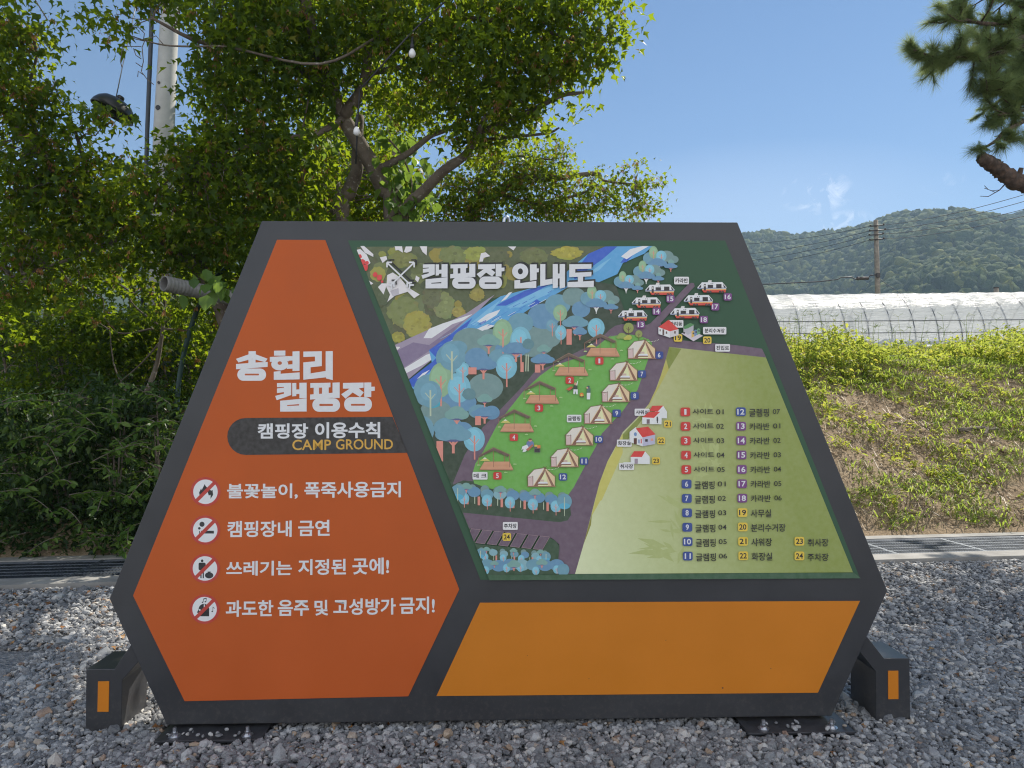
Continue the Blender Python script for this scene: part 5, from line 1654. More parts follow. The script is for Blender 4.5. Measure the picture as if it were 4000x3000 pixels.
big = tree('maple_tree', 'tall spreading maple with brown seed clusters rising behind the middle of the sign', None, big_boughs, big_blobs, 3100, m_maple, MAPLE, 0.104, 1000, 340, csize=0.14, per=14)
# broad-leaved vine that climbs the trunk
vine = empty('climbing_vine', gB, 0, 'broad leaved green vine climbing the maple trunks above the sign', 'vine')
P, cl = blob_points([(880, 420, 46, 8.6), (905, 380, 30, 8.5), (870, 360, 36, 8.6), (900, 455, 50, 8.5), (440, 600, 16, 7.1, .8), (470, 622, 16, 7.1, .8), (700, 240, 30, 8.3), (690, 300, 40, 8.5, .7), (640, 400, 50, 8.4, .7), (850, 300, 40, 8.7, .8)], 900, 0.10, 8)
V, F = scatter(P, 0.14 * rng.uniform(0.6, 1.2, len(P)), np.array([(0, 0, 0), (-0.42, 0.25, 0.05), (-0.38, 0.6, 0.02), (0, 1.0, -0.14), (0.38, 0.6, 0.02), (0.42, 0.25, 0.05), (0, 0.45, -0.03)]), OVAL_F, 0.35, 0.95)
np_mesh('leaves', V, F, m_ivy, vine)
m = MB()
for pts in ([(640, 470, 8.3), (652, 380, 8.2), (640, 330, 8.2), (655, 270, 8.1), (668, 200, 8.0), (672, 120, 7.9)], [(655, 300, 8.1), (660, 350, 8.2), (650, 420, 8.2), (646, 472, 8.3)], [(880, 470, 8.5), (890, 400, 8.5), (870, 340, 8.5), (840, 300, 8.5)]):
    m = MB()
    m.tube(curve([at2(*p) for p in pts]), 0.011, 6)
    m.build('stem', m_bark, vine)
# bare twig that crosses in front of the pole
m = MB()
m.tube(curve([at(1500, 130, 7.9), at(1250, 250, 7.5), at(900, 185, 7.3), at(760, 182, 7.2), at(640, 176, 7.2), at(540, 150, 7.2), at(455, 118, 7.2)]), np.linspace(0.016, 0.004, 31), 6)
for pts in ([(640, 176), (610, 140), (560, 160), (520, 150)], [(565, 160), (555, 185), (560, 240), (552, 280), (575, 310), (600, 330)], [(552, 182), (480, 180), (470, 240), (476, 262)], [(560, 160), (564, 130), (540, 105), (500, 110)], [(552, 230), (530, 215), (522, 190)], [(555, 262), (530, 245)], [(566, 296), (540, 278), (538, 300)]):
    m.tube([at(x, y, 7.2 - 0.05 * (k % 2)) for k, (x, y) in enumerate(pts)], 0.0045, 5)
m.build('bare_twig', m_bark, big)
# ---- smaller maple to its right, further off
rY = 11.5
gR = at2(1010, 700, rY); gR.z = hz(gR.x, rY) - 0.1
tree('maple_tree', 'lower light green maple spreading over the sign top, right of the tall one', None,
     [([gR, at2(1018, 480, rY), at2(1075, 420, rY), at2(1120, 385, rY), at2(1200, 385, rY), at2(1288, 375, rY), at2(1302, 390, rY), at2(1370, 398, rY)], 0.10, 0.012),
      ([at2(1030, 470, rY), at2(1035, 400, rY), at2(1100, 340, rY), at2(1190, 345, rY)], 0.05, 0.015),
      ([at2(1080, 420, rY), at2(1160, 440, rY), at2(1250, 420, rY), at2(1290, 400, rY)], 0.04, 0.012),
      ([at2(1000, 330, rY), at2(1060, 350, rY), at2(1110, 352, rY)], 0.02, 0.008)],
     [(960, 440, 60, 11.4), (1010, 400, 70, 11.5), (1080, 380, 75, 11.5), (1060, 450, 70, 11.4), (1150, 400, 70, 11.5), (1130, 340, 55, 11.5), (1190, 350, 50, 11.5), (1215, 318, 24, 11.4, .8), (1160, 460, 60, 11.4), (1230, 420, 66, 11.5), (1230, 465, 55, 11.5), (1300, 440, 50, 11.5, .9),
      (1310, 385, 34, 11.5, .8), (1360, 430, 44, 11.5, .8), (1350, 370, 22, 11.5, .7), (1388, 400, 32, 11.5, .7), (1420, 395, 20, 11.5, .7), (1380, 455, 36, 11.5, .8), (1410, 440, 22, 11.5, .7), (1370, 350, 14, 11.5, .6), (1040, 330, 40, 11.6, .8), (960, 480, 60, 11.4), (1060, 500, 70, 11.4)],
     2700, m_maple2, MAPLE, 0.094, 480, 220, csize=0.13, per=14)
# ---- dark maple at the left edge
lY = 7.6
gL = at2(560, 860, 8.4); gL.z = hz(gL.x, 8.4) - 0.1
tree('maple_tree', 'dark leaning maple filling the upper left corner above the shrubs', None,
     [([gL, at2(470, 640, 8.2), at2(300, 497, 7.9), at2(200, 449, 7.8), at2(146, 396, 7.7), at2(97, 344, 7.6), at2(45, 286, 7.5), at2(0, 220, 7.4), at2(-40, 120, 7.3)], 0.10, 0.03),
      ([at2(200, 449, 7.8), at2(180, 340, 7.7), at2(150, 250, 7.6)], 0.04, 0.012),
      ([at2(97, 344, 7.6), at2(60, 220, 7.5), at2(80, 120, 7.4)], 0.035, 0.012),
      ([at2(300, 497, 7.9), at2(150, 560, 7.7), at2(20, 600, 7.6)], 0.03, 0.01)],
     [(-20, 60, 90, 7.2), (-60, -140, 120, 7.4, .5), (60, -150, 90, 7.5, .5), (-20, -330, 150, 7.6, .5), (205, 240, 16, 7.2, 2.4), (218, 256, 14, 7.2, 2.4), (228, 242, 9, 7.2, 2.4), (235, 262, 8, 7.2, 2.0), (48, 48, 48, 7.2), (92, 38, 24, 7.2, .8), (10, 130, 80, 7.2), (62, 120, 34, 7.3, .9), (-10, 200, 90, 7.3), (70, 185, 46, 7.3), (104, 205, 26, 7.4, .8), (120, 240, 28, 7.4, .8), (50, 262, 70, 7.4), (130, 300, 52, 7.5), (182, 285, 20, 7.5, .8), (172, 252, 12, 7.5, .9), (200, 350, 50, 7.6),
      (258, 350, 28, 7.6, .9), (120, 375, 84, 7.6), (20, 350, 100, 7.5), (200, 420, 90, 7.7), (100, 470, 100, 7.7), (0, 460, 100, 7.6), (220, 520, 80, 7.8), (110, 570, 90, 7.8, .8), (10, 570, 90, 7.7, .8), (300, 560, 70, 7.9, .7), (60, 640, 60, 7.9, .6), (160, 650, 50, 7.9, .5), (10, 720, 50, 8.0, .5), (230, 690, 40, 8.2, .5)],
     3300, m_maple, MAPLE, 0.100, 420, 220, csize=0.14, per=14)
# ---- sunlit trees further back on the left
for k, (x, Yb, lab) in enumerate(((60, 12.5, 'sunlit yellow green tree behind the left edge shrubs'), (300, 13.5, 'sunlit yellow green tree seen through the gap left of the pale pole foot'), (480, 14.5, 'light green tree beyond the ribbed pipe, against the sign edge'))):
    g = at2(x, 1000, Yb); g.z = hz(g.x, Yb) - 0.1
    bl = []
    for j in range(15):
        bl.append((x + rng.uniform(-150, 150), rng.uniform(500, 900), rng.uniform(50, 85), Yb + rng.uniform(-0.8, 1.0), 0.8))
    tree('tree', lab, 'bright trees on the bank', [([g, at2(x + 10, 820, Yb), at2(x - 15, 650, Yb), at2(x + 20, 500, Yb)], 0.10, 0.03), ([at2(x - 5, 740, Yb), at2(x + 70, 640, Yb), at2(x + 110, 560, Yb)], 0.04, 0.012), ([at2(x, 780, Yb), at2(x - 80, 680, Yb), at2(x - 120, 600, Yb)], 0.04, 0.012)], bl, (1900, 1900, 2000)[k], m_maple, MAPLE, 0.11, 0, 90, csize=0.2)
tree('tree', 'bright yellow green young tree catching the sun behind the dark shrubs', 'bright trees on the bank', [([Vector(at2(130, 1000, 11.3)), at2(120, 860, 11.3), at2(100, 740, 11.3)], 0.05, 0.015), ([at2(125, 900, 11.3), at2(260, 820, 11.3), at2(420, 800, 11.3)], 0.03, 0.01)],
     [(90, 750, 48, 11.2), (150, 820, 46, 11.3), (60, 850, 50, 11.2), (130, 880, 40, 11.1), (300, 800, 34, 11.3), (430, 815, 46, 11.3), (230, 700, 26, 11.4), (210, 850, 34, 11.2), (30, 680, 36, 11.3), (420, 880, 40, 11.2), (350, 860, 30, 11.2)], 2400, m_maple2, MAPLE, 0.10, 0, 60, csize=0.16)
# shaded understory between them and the drain
for x, y, Yb, lab in ((0, 760, 9.4, 'dark leafy bush at the left edge behind the drain shrubs'), (130, 800, 9.7, 'dark bush second from the left behind the drain shrubs'), (260, 830, 9.9, 'low dark bush below the leaning maple bough'), (400, 780, 10.4, 'dark bush wrapped round the foot of the pale pole'), (500, 700, 10.0, 'dark bush against the upper sign edge under the ribbed pipe')):
    g = at2(x, 1000, Yb); g.z = hz(g.x, Yb) - 0.05
    bl = [(x + rng.uniform(-80, 80), y + rng.uniform(-130, 150), rng.uniform(36, 64), Yb + rng.uniform(-0.4, 0.4), 1.0) for k in range(9)]
    tree('bush', lab, 'understory bushes', [([g, at2(x + 15, y + 60, Yb), at2(x - 10, y - 60, Yb)], 0.03, 0.01), ([g, at2(x - 40, y + 40, Yb), at2(x - 60, y - 90, Yb)], 0.02, 0.008)], bl, 3600, m_maple, MAPLE, 0.09, 0, 60, csize=0.16, crown_name='leaves')
# tall trees behind, whose shade falls on the bank at the left
for x, yb_, lab in ((-3.7, 14.2, 'tall dark tree behind the leafy gap right of the pale pole'), (-6.2, 14.8, 'tall dark tree far behind the pale concrete pole')):
    zb = hz(x, yb_)
    p = [Vector((x, yb_, zb - .1)), Vector((x + .1, yb_, zb + 2)), Vector((x - .1, yb_ + .1, zb + 4.4))]
    c0 = [(1106 + (x + rng.uniform(-1.3, 1.3)) / yb_ * 1522, 869 - (rng.uniform(4.6, 7.0) - 1.6) / yb_ * 1522, rng.uniform(60, 90), yb_ + rng.uniform(-1, 1), .8) for k in range(9)]
    tree('tree', lab, 'tall trees at the back', [(p, 0.14, 0.05), ([p[1], p[1] + Vector((1, .2, 1.5))], .06, .02), ([p[1], p[1] + Vector((-1, -.2, 1.7))], .06, .02)], c0, 1500, m_maple, MAPLE, 0.15, 0, 50, csize=0.24)
zb = hz(-2.2, 13.0)
p = [Vector((-2.2, 13, zb - .1)), Vector((-2.1, 13, zb + 2)), Vector((-2.3, 13.1, zb + 4.6))]
tree('tree', 'tall dark tree directly behind the big maple trunks', 'tall trees at the back', [(p, 0.14, 0.05), ([p[1], p[1] + Vector((1, .2, 1.5))], .06, .02), ([p[1], p[1] + Vector((-1, -.2, 1.7))], .06, .02)],
     [(a, b, 70, 13 + rng.uniform(-.8, .8), .8) for a, b in ((640, 200), (720, 270), (800, 190), (850, 240), (700, 380), (780, 420), (620, 330), (560, 250), (540, 150), (660, 90), (760, 70), (600, 430), (480, 200), (850, 100))], 1300, m_maple, MAPLE, 0.14, 0, 60, csize=0.22)
# straggling stalks and broad weeds on the slope
u, w_, x, y, z = bank_pts_(70, 1.5, 11, 0.3, 4.6)
m, PL = MB(), []
for k in range(len(x)):
    a = rng.uniform(0, 6.28)
    L = rng.uniform(0.12, 0.42)
    p0 = Vector((x[k], y[k], z[k]))
    d = Vector((math.cos(a) * .8, math.sin(a) * .8, rng.uniform(.25, 1.1))).normalized() * L
    pts = [p0 + d * t - Vector((0, 0, 0.10 * t * t)) for t in np.linspace(0, 1, 6)]
    m.tube(pts, 0.0035, 5)
    for p in pts[1:]:
        PL += [tuple(p)] * 3
STALKS, STALK_LEAVES = m, np.array(PL) + rng.normal(0, 0.02, (len(PL), 3))
# thin leaning bare tree in the gap
yb = 8.9
gT = at2(235, 1010, yb); gT.z = hz(gT.x, yb) - 0.1
m = MB()
bt = empty('sapling_tree', gT, 0, 'thin leaning sapling with bare grey branches in front of the pale pole', 'tree')
m.tube(curve([gT, at2(300, 880, yb), at2(335, 800, yb), at2(350, 720, yb), at2(356, 640, yb), at2(352, 560, yb)]), np.linspace(0.042, 0.012, 26), 8, jit=0.1)
m.build('trunk', m_bark, bt)
for pts in ([(353, 700), (400, 660), (455, 640)], [(353, 710), (420, 715), (500, 720)], [(340, 700), (290, 660), (270, 620)], [(330, 710), (260, 720), (200, 690)], [(345, 740), (300, 790), (240, 840)], [(300, 890), (250, 800), (235, 700)], [(300, 640), (220, 600), (130, 610)]):
    m = MB()
    m.tube(curve([at2(*p, yb + rng.uniform(-.2, .2)) for p in pts]), np.linspace(0.014, 0.004, 11), 6)
    m.build('bough', m_bark, bt)
m = MB()
m.tube(curve([at2(380, 900, 8.6), at2(390, 800, 8.6), at2(415, 700, 8.5), at2(450, 620, 8.4), at2(500, 570, 8.3)]), 0.03, 10)
hose = tag(m.build('hose', simple('green_hose', (0.02, 0.05, 0.045), 0.45, 0.2)), 'dark green hose rising in a curve among the leaves beside the sign', 'hose')
# ---- dark shrubs along the drain
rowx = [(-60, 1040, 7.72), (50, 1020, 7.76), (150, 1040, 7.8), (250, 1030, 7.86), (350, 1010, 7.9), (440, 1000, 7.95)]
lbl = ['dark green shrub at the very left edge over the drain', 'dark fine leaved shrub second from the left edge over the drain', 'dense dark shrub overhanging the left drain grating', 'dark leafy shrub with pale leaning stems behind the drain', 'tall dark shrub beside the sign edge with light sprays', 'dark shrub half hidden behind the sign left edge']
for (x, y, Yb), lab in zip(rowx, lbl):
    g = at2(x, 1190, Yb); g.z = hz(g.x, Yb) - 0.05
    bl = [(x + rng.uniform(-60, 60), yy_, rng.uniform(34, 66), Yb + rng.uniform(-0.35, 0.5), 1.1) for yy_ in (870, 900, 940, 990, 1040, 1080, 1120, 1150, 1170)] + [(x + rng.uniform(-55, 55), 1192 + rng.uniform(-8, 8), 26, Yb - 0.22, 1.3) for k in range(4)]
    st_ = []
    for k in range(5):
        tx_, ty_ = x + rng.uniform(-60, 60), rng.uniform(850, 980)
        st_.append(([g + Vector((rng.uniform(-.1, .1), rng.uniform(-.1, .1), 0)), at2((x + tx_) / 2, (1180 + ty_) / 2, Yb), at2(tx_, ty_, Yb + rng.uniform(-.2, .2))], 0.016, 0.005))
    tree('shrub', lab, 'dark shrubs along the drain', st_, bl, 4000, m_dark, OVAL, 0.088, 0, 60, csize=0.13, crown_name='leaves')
# lighter sprays that lean out over the grating
sprays = empty('spray_shrub', at2(400, 1180, 7.7), 0, 'low light green shrub sprays leaning over the drain grating beside the sign', 'shrub')
m, PL = MB(), []
for k in range(80):
    x, y = rng.uniform(-10, 470), rng.uniform(850, 1190)
    p0 = at2(x, y, 7.04 + rng.uniform(-.12, .16))
    a = rng.uniform(0, 6.28)
    d = Vector((math.cos(a) * .8, -abs(math.sin(a)) * 0.5, rng.uniform(-.15, .45))).normalized() * rng.uniform(.25, .5)
    pts = [p0 + d * t + Vector((0, 0, -0.12 * t * t)) for t in np.linspace(0, 1, 8)]
    m.tube(pts, 0.004, 5)
    for p in pts[1:]:
        PL += [tuple(p + Vector((rng.uniform(-.01, .01), 0, 0)))] * 2
m.build('twigs', m_bark, sprays)
PL = np.array(PL)
V, F = scatter(PL, 0.10 * rng.uniform(.6, 1.2, len(PL)), *OVAL, 0.4, 0.25)
np_mesh('leaves', V, F, m_ivy, sprays)

# ---- pine at the right: trunk out of the picture, boughs reaching in
rng = np.random.default_rng(21)
pX, pYY = 6.0, 7.7
NEED = 0.112
pz = hz(pX, pYY)
pine_r = empty('pine_tree', (pX, pYY, pz), 0, 'pine with long needles and a sawn off branch stub at the upper right edge', 'tree')
m_pbark = NT('pine_bark')
_v = m_pbark.new('ShaderNodeTexVoronoi', {'Scale': 22.0}); m_pbark.l.new(m_pbark.obj(), _v.inputs['Vector'])
m_pbark.set(Base_Color=m_pbark.mix(0.5, m_pbark.ramp(_v.outputs['Distance'], [(0.1, (0.15, 0.09, 0.06)), (0.6, (0.045, 0.032, 0.025))]), m_pbark.ramp(m_pbark.noise(30, 5, 0.7), [(0.3, (0.045, 0.034, 0.028)), (0.7, (0.16, 0.115, 0.085))])), Roughness=0.95)
m_pbark.bump(_v.outputs['Distance'], 0.9, 0.015)
m_pbark = m_pbark.m
m = MB()
tp = curve([Vector((pX, pYY, pz - 0.2)), Vector((pX + .1, pYY, 2.0)), Vector((pX - .05, pYY + .1, 4.2)), Vector((pX + .2, pYY + .1, 6.5)), Vector((pX + .1, pYY, 9.0)), Vector((pX + .2, pYY, 11.0))])
m.tube(tp, np.linspace(0.22, 0.05, len(tp)), 16, jit=0.12)
m.build('trunk', m_pbark, pine_r)
stubY = 5.6
m = MB()
sp3 = curve(n=16, pts=[Vector((pX - .1, pYY, 2.75)), Vector((5.2, 6.6, 2.95)), at(4080, 770, 5.75), at(3960, 705, stubY), at(3885, 650, stubY - .1), at(3835, 618, stubY - .2)])
m.tube(sp3, np.linspace(0.085, 0.043, len(sp3)) * (1 + 0.10 * np.sin(np.arange(len(sp3)) * 1.1)), 18, jit=0.30)
stub = m.build('branch_stub', m_pbark, pine_r)
m = MB()
m.tube([at(3975, 700, stubY), at(3990, 655, stubY - .03)], [0.026, 0.016], 8)
m.tube([at(3905, 655, stubY - .1), at(3918, 630, stubY - .12)], [0.012, 0.006], 6)
m.tube([at(3850, 652, stubY - .15), at(3832, 650, stubY - .16)], [0.008, 0.004], 6)
m.tube([at(3930, 715, stubY), at(3905, 742, stubY), at(3860, 768, stubY), at(3828, 766, stubY)], [0.006, 0.004, 0.003, 0.002], 5)
m.tube([at(3890, 752, stubY), at(3860, 740, stubY), at(3845, 725, stubY)], 0.0025, 5)
m.tube([at(3905, 742, stubY), at(3875, 745, stubY), at(3845, 735, stubY)], 0.0025, 5)
m.build('snag', m_pbark, stub)
shoots, sdir = [], []
bm_ = MB()
def pine_bough(pts, r0, r1, n_sh, spread, inframe=True):
    c = curve(pts, 6)
    bm_.tube(c, np.linspace(r0, r1, len(c)), 8, jit=0.1)
    for k in range(n_sh):
        t = 0.25 + 0.75 * (k + rng.random()) / n_sh
        i = min(len(c) - 2, int(t * (len(c) - 1)))
        p = c[i]
        tan = (c[i + 1] - c[max(i - 1, 0)]).normalized()
        d = (tan * 0.8 + Vector(rng.normal(size=3)) * 0.75 + Vector((0, 0, 0.15))).normalized()
        L = spread * rng.uniform(0.4, 1.0)
        q = p + d * L
        tw_ = [p, p + d * L * 0.5 + Vector((0, 0, -0.03)), q]
        bm_.tube(tw_, [0.008, 0.006, 0.004], 5)
        for s in (0.45, 0.75, 1.0):
            shoots.append(p + d * L * s); sdir.append((d + Vector(rng.normal(size=3)) * 0.2).normalized())
        for s in range(2):
            d2 = (d + Vector(rng.normal(size=3)) * 0.6).normalized()
            a = p + d * L * rng.uniform(0.3, 0.8)
            bm_.tube([a, a + d2 * L * 0.45], [0.005, 0.003], 4)
            shoots.append(a + d2 * L * 0.45); sdir.append(d2)
            shoots.append(a + d2 * L * 0.22); sdir.append(d2)
B = Vector((pX - .1, pYY, 4.4))
for pts, n_ in (
    ([B, Vector((5.3, 6.4, 4.7)), at(4050, 120, 5.8), at(3830, 90, 5.5), at(3710, 60, 5.4)], 22),
    ([B, Vector((5.2, 6.4, 4.3)), at(4080, 190, 5.8), at(3900, 210, 5.6), at(3840, 235, 5.5), at(3770, 215, 5.4), at(3690, 190, 5.4)], 26),
    ([B, Vector((5.2, 6.4, 4.35)), at(4080, 150, 5.7), at(3850, 200, 5.5), at(3700, 225, 5.4), at(3620, 215, 5.35), at(3570, 195, 5.3)], 18),
    ([B, Vector((5.2, 6.5, 4.1)), at(4100, 300, 5.9), at(3950, 320, 5.7), at(3900, 345, 5.6), at(3850, 360, 5.5)], 26),
    ([B, Vector((5.2, 6.5, 4.0)), at(4120, 380, 5.9), at(4000, 430, 5.7), at(3900, 450, 5.6)], 24),
    ([B, Vector((5.4, 6.6, 3.9)), at(4140, 430, 5.9), at(3950, 500, 5.6), at(3890, 550, 5.5), at(3840, 580, 5.4)], 7),
    ([B, Vector((5.3, 6.5, 4.9)), at(4100, -60, 5.8), at(3850, -60, 5.6), at(3760, -20, 5.5)], 24),
    ([B, Vector((5.4, 6.6, 4.6)), at(4150, 60, 6.3), at(3950, 150, 6.1), at(3800, 170, 6.0)], 24),
    ([B, Vector((5.5, 6.7, 4.2)), at(4200, 300, 6.3), at(4060, 480, 6.0), at(4010, 560, 5.9)], 9),
    ([B, Vector((5.4, 6.6, 4.5)), at(4120, 250, 6.2), at(4000, 260, 6.1), at(3900, 290, 6.0)], 20)):
    pine_bough(pts, 0.034, 0.008, n_, 0.17 if n_ in (7, 18) else 0.27)
# the rest of the crown, outside the picture, still throws its shade on the gravel
for k in range(70):
    a, z = rng.uniform(0, 6.28), rng.uniform(4.2, 10.5)
    L = rng.uniform(1.4, 2.6) * (1 - (z - 4) / 12)
    d = Vector((math.cos(a), math.sin(a), 0.15))
    p = Vector((pX + .1, pYY + .05, z))
    e_ = p + d * L
    if e_.x / e_.y < (4080 - 2000) / FPX:
        continue
    pine_bough([p, p + d * L * 0.5 + Vector((0, 0, .12)), e_], 0.035, 0.008, 9, 0.42)
m_needle = leaf_mat('pine_needle', [(0.0, (0.07, 0.115, 0.055)), (0.6, (0.12, 0.17, 0.075)), (1.0, (0.23, 0.26, 0.11))], 0.5, (0.55, 0.66, 0.22), 0.5, 0.12)
def needles(root, npn, w):
    SHP = np.array([tuple(p) for p in shoots]); SD = np.array([tuple(d) for d in sdir])
    n = len(SHP) * npn
    base = np.repeat(SHP, npn, 0) - np.repeat(SD, npn, 0) * (rng.random(n) * 0.10)[:, None]
    d = rng.normal(size=(n, 3)); ax2 = np.repeat(SD, npn, 0)
    d = d - ax2 * (d * ax2).sum(1)[:, None]
    d /= np.linalg.norm(d, axis=1)[:, None]
    nd = ax2 * rng.uniform(0.55, 1.0, n)[:, None] + d * rng.uniform(0.25, 0.85, n)[:, None]
    nd /= np.linalg.norm(nd, axis=1)[:, None]
    tip = base + nd * (NEED * rng.uniform(0.75, 1.15, n))[:, None] - np.array([0, 0, 0.012])
    side = np.cross(nd, rng.normal(size=(n, 3))); side /= np.linalg.norm(side, axis=1)[:, None]
    V = np.stack([base - side * w, base + side * w, tip], 1).reshape(-1, 3)
    np_mesh('needles', V, np.arange(n * 3).reshape(-1, 3), m_needle, root)
bm_.build('boughs', m_pbark, pine_r)
needles(pine_r, 84, 0.0012)
rng = np.random.default_rng(22)
# a second pine behind it, mostly outside the picture
shoots, sdir, bm_ = [], [], MB()
qX, qY = 8.6, 10.8
qz = hz(qX, qY)
pine2 = empty('pine_tree', (qX, qY, qz), 0, 'second darker pine crown half hidden behind the near pine in the top right corner', 'tree')
m = MB()
tp = curve([Vector((qX, qY, qz - 0.2)), Vector((qX + .1, qY, 4.0)), Vector((qX - .1, qY, 7.5)), Vector((qX + .1, qY, 11.5))])
m.tube(tp, np.linspace(0.2, 0.05, len(tp)), 14, jit=0.12)
m.build('trunk', m_pbark, pine2)
for k in range(150):
    a, z = rng.uniform(0, 6.28), rng.uniform(5.0, 11.0)
    L = rng.uniform(1.6, 3.0) * (1.15 - (z - 5) / 9)
    p = Vector((qX, qY, z)); d = Vector((math.cos(a), math.sin(a), 0.12))
    e_ = p + d * L
    if e_.x / e_.y < (3790 - 2000) / FPX and True:
        continue
    if (e_.z - 1.6) / e_.y < (1572 - 480) / FPX:
        continue
    pine_bough([p, p + d * L * 0.5 + Vector((0, 0, .12)), e_], 0.035, 0.008, 11, 0.45)
bm_.build('boughs', m_pbark, pine2)
needles(pine2, 56, 0.0030)

rng = np.random.default_rng(23)
# ---- weeds and grass on the bank
m_grass = leaf_mat('grass_blade', [(0.0, (0.08, 0.14, 0.026)), (0.5, (0.15, 0.22, 0.04)), (0.8, (0.26, 0.29, 0.075)), (1.0, (0.48, 0.38, 0.19))], 0.55, (0.66, 0.86, 0.10))
u, w_, x, y, z = bank_pts(30000, 0.3, 13, 0.15, 5.5)
cov = vnoise(x * 0.9, y * 0.9, 91) * 0.6 + vnoise(x * 2.6, y * 2.6, 92) * 0.4
thr = 0.585 - 0.24 * smooth((w_ - 1.4) / 2.4) + 0.05 * (w_ < 0.5)
ok = rng.random(len(x)) < smooth((cov - thr + 0.12) / 0.30) * 0.68
x, y, z, w_ = x[ok], y[ok], z[ok], w_[ok]
nb_ = 4
n = len(x) * nb_
bx = np.repeat(x, nb_) + rng.normal(0, 0.06, n); by = np.repeat(y, nb_) + rng.normal(0, 0.06, n)
bz = np.repeat(z, nb_) - 0.01
h = rng.uniform(0.03, 0.11, n) * np.repeat(rng.uniform(0.6, 1.4, len(x)), nb_)
a = rng.uniform(0, 6.28, n); le = rng.uniform(0.8, 2.8, n) * h
dx, dy = np.cos(a), np.sin(a)
wd = rng.uniform(0.004, 0.011, n)
p0 = np.stack([bx, by, bz], 1); hx = np.stack([dx, dy, np.zeros(n)], 1); sx = np.stack([-dy, dx, np.zeros(n)], 1) * wd[:, None]
p1 = p0 + hx * (le * 0.3)[:, None] + np.array([0, 0, 1]) * (h * 0.7)[:, None]
p2 = p0 + hx * le[:, None] + np.array([0, 0, 1]) * (h * np.where(rng.random(n) < 0.4, 0.45, 0.9))[:, None]
V = np.stack([p0 - sx, p0 + sx, p1 + sx * .8, p1 - sx * .8, p2], 1).reshape(-1, 3)
o5 = (np.arange(n) * 5)[:, None]
F = np.concatenate([o5 + np.array([0, 1, 2]), o5 + np.array([0, 2, 3]), o5 + np.array([3, 2, 4])])
tag(np_mesh('grass', V, F, m_grass), 'sparse green grass tufts on the sandy bank right of the sign', 'grass', kind='stuff')
# straw and dry litter
u, w_, x, y, z = bank_pts(8000, 0, 13, 0.1, 4.5)
a = rng.uniform(0, 6.28, len(x)); L = rng.uniform(0.04, 0.30, len(x)); wd = 0.0035
e = np.stack([np.cos(a), np.sin(a), rng.normal(0, 0.12, len(x))], 1) * L[:, None]
p0 = np.stack([x, y, z + 0.015], 1)
p1 = p0 + e
p1[:, 2] = np.maximum(p1[:, 2], height(p1[:, 0], p1[:, 1]) + 0.01)
s_ = np.stack([-np.sin(a), np.cos(a), np.zeros(len(x))], 1) * wd
V = np.stack([p0 - s_, p0 + s_, p1 + s_, p1 - s_], 1).reshape(-1, 3)
m_straw = leaf_mat('dry_straw', [(0.0, (0.13, 0.09, 0.05)), (0.6, (0.30, 0.22, 0.12)), (1.0, (0.45, 0.36, 0.20))], 0.2, (0.5, 0.4, 0.2))
tag(np_mesh('litter', V, np.arange(len(V)).reshape(-1, 4), m_straw), 'dry straw and stem litter strewn over the sandy bank', 'litter', kind='stuff')
# clods and pebbles on the bare soil
u, w_, x, y, z = bank_pts(14000, 0.2, 13, 0.0, 4.2)
sv, sf = stones(np.stack([x, y, z], 1), rng.lognormal(math.log(0.011), 0.6, len(x)))
m_clod = simple('soil_clod', (0.34, 0.255, 0.165), 0.95, 0.4, 25, 0, 0.4, 80, 0.2)
tag(np_mesh('clods', sv, sf, m_clod), 'small soil clods and pebbles on the bare sandy slope', 'clods', kind='stuff')
# leafy weeds: low patches on the slope, a tall yellow green belt on the brow
m_weed = leaf_mat('weed_leaf', [(0.0, (0.05, 0.10, 0.016)), (0.35, (0.12, 0.18, 0.022)), (0.70, (0.24, 0.26, 0.03)), (0.88, (0.36, 0.30, 0.04)), (1.0, (0.46, 0.27, 0.07))], 0.55, (0.80, 0.90, 0.13))
u, w_, x, y, z = bank_pts(2900, 0.6, 14, 3.5, 7.6)
ok = vnoise(x * 0.7, y * 0.7, 291) * 0.6 + vnoise(x * 2.0, y * 2.0, 292) * 0.4 > 0.66 - 0.34 * smooth((w_ - 3.5) / 1.4)
u, w_, x, y, z = u[ok], w_[ok], x[ok], y[ok], z[ok]
hgt = (0.10 + 0.58 * vnoise(x * 1.1, y * 1.1, 95) ** 2 + 0.26 * rng.random(len(x)) ** 2) * smooth((w_ - 3.3) / 1.2)
nl = 22
n = len(x) * nl
t = rng.random(n) ** 0.8
ang = np.repeat(rng.uniform(0, 6.28, len(x)), nl); ln = np.repeat(rng.uniform(0, 0.25, len(x)), nl)
hh = np.repeat(hgt, nl) * t
P = np.stack([np.repeat(x, nl) + np.cos(ang) * ln * hh + rng.normal(0, 0.055, n), np.repeat(y, nl) + np.sin(ang) * ln * hh + rng.normal(0, 0.055, n), np.repeat(z, nl) + hh], 1)
V1, F1 = scatter(P, 0.074 * rng.uniform(0.4, 1.5, n), OVAL_V * np.array([1.15, 1, 1]), OVAL_F, 0.6, 0.35)
u, w_, x, y, z = bank_pts(4600, 0.3, 14, 0.05, 4.2)
cov = vnoise(x * 0.8, y * 0.8, 191) * 0.55 + vnoise(x * 2.2, y * 2.2, 192) * 0.45
ok = rng.random(len(x)) < 0.7 * smooth((cov - 0.56 + 0.16 * smooth((w_ - 2.0) / 2.0) + 0.10 * (w_ < 0.35)) / 0.25)
x, y, z = x[ok], y[ok], z[ok]
nl = 9
n2 = len(x) * nl
P2_ = np.stack([np.repeat(x, nl) + rng.normal(0, 0.05, n2), np.repeat(y, nl) + rng.normal(0, 0.05, n2), np.repeat(z, nl) + rng.uniform(0.01, 0.11, n2)], 1)
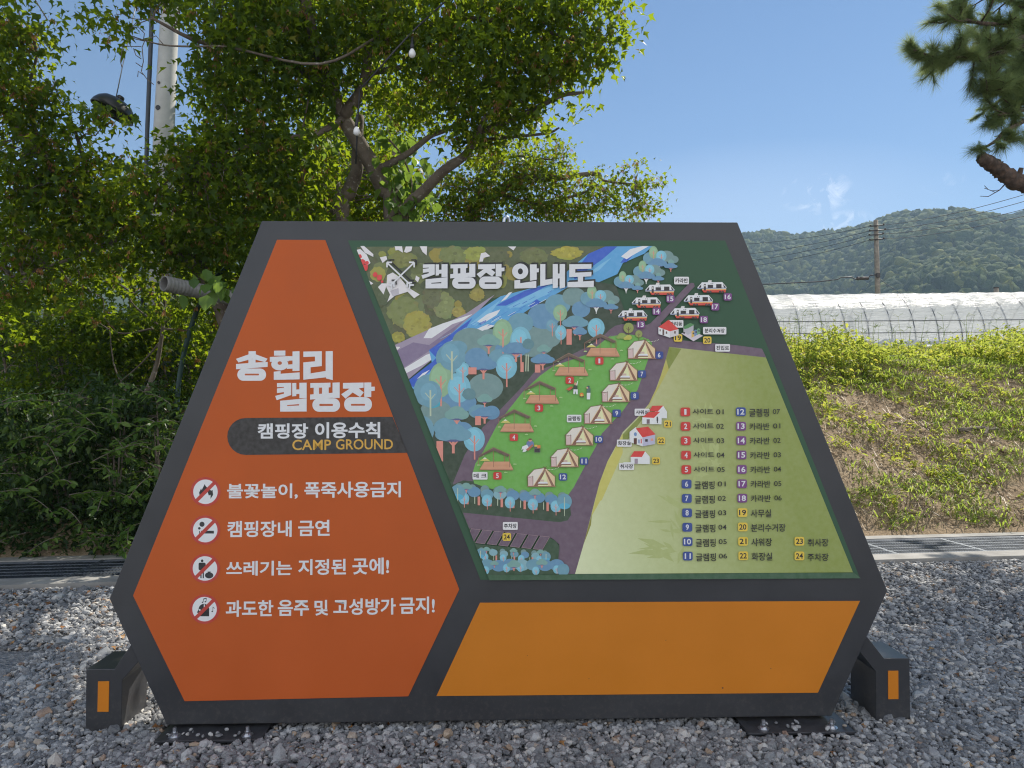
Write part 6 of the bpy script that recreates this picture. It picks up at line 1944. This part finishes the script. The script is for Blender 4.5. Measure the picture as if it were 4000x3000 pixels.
V2, F2 = scatter(P2_, 0.055 * rng.uniform(0.5, 1.4, n2), OVAL_V, OVAL_F, 0.5, 0.3)
tag(np_mesh('weeds', np.concatenate([V1, V2]), np.concatenate([F1, F2 + len(V1)]), m_weed), 'yellow green leafy weeds along the brow of the bank before the greenhouse', 'weeds', kind='stuff')
V, F = scatter(STALK_LEAVES, 0.085 * rng.uniform(.5, 1.5, len(STALK_LEAVES)), *OVAL, 0.5, 0.3)
sw = np_mesh('broad_weeds', V, F, m_weed)
tag(sw, 'scattered broad leaved weeds on the sandy slope', 'weeds', kind='stuff')
STALKS.build('weed_stalks', m_straw, sw)
# shaded undergrowth on the left part of the bank
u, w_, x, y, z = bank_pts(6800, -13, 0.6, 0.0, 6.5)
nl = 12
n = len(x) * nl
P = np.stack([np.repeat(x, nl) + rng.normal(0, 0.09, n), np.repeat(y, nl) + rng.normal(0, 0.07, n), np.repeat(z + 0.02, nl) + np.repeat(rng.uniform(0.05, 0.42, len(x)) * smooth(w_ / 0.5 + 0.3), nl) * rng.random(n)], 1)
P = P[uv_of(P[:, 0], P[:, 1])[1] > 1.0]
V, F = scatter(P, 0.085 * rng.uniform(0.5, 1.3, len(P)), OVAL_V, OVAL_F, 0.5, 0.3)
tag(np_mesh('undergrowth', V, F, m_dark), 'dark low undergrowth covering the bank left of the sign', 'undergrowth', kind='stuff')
# thin stalks of crabgrass standing up against the film
m = MB()
u, w_, x, y, z = bank_pts(150, 1.5, 12, 3.6, 6.2)
for k in range(len(x)):
    h_ = rng.uniform(0.55, 0.95)
    p = Vector((x[k], y[k], z[k]))
    q = p + Vector((rng.normal(0, .1), rng.normal(0, .1), h_))
    m.tube([p, p.lerp(q, .6) + Vector((0, 0, .02)), q], [0.004, 0.003, 0.002], 4, cap=False)
    for j in range(rng.integers(3, 6)):
        a = rng.uniform(0, 6.28)
        m.tube([q, q + Vector((math.cos(a) * .10, math.sin(a) * .10, rng.uniform(.0, .09)))], [0.0025, 0.0015], 4, cap=False)
tag(m.build('tall_grass', m_grass, recalc=False), 'thin seed stalks of tall grass standing against the greenhouse film', 'grass', kind='stuff')
# rotten branch on the slope
m = MB()
pb_ = at(3900, 1690, 10.9)
for pts, r in (([at(3745, 1715, 10.6), at(3800, 1706, 10.65), at(3850, 1700, 10.7), at(3900, 1690, 10.8)], 0.035), ([at(3855, 1700, 10.65), at(3852, 1735, 10.55), at(3846, 1760, 10.5)], 0.03)):
    c = curve(pts)
    for i, p in enumerate(c):
        c[i] = Vector((p.x, p.y, hz(p.x, p.y) + 0.05))
    m.tube(c, np.linspace(r, r * .5, len(c)), 8, jit=.3)
tag(m.build('dead_branch', m_bark), 'dead grey branch lying on the weedy slope at the right', 'branch')
# fallen leaves on the gravel
n = 700
P = yard_points(n * 2, -5.5, 5.5, 2.9, 6.9)
P = P[(P[:, 0] < -0.5) | (rng.random(len(P)) < 0.25)]
P[:, 2] += 0.022
V, F = scatter(P, 0.05 * rng.uniform(.5, 1.2, len(P)), MAPLE_V, MAPLE_F, 0.25, 0.1)
m_dead = leaf_mat('fallen_leaf', [(0.0, (0.12, 0.055, 0.03)), (0.6, (0.28, 0.13, 0.05)), (1.0, (0.40, 0.24, 0.10))], 0.2, (0.5, 0.3, 0.1))
tag(np_mesh('fallen_leaves', V, F, m_dead), 'brown fallen leaves scattered over the gravel', 'leaves', kind='stuff')
# ============================================================ air
HZ = bpy.data.materials.new('haze_air')
HZ.use_nodes = True
_n, _l = HZ.node_tree.nodes, HZ.node_tree.links
_n.remove(_n['Principled BSDF'])
_v = _n.new('ShaderNodeVolumePrincipled')
_v.inputs['Color'].default_value = (0.55, 0.76, 1.0, 1)
_v.inputs['Density'].default_value = 0.00040
_v.inputs['Anisotropy'].default_value = 0.0
_l.new(_v.outputs[0], _n['Material Output'].inputs['Volume'])
m = MB()
m.box((0, 650, 150), (3400, 1800, 330))
tag(m.build('haze', HZ), 'pale blue air haze over the valley', 'haze', kind='stuff')
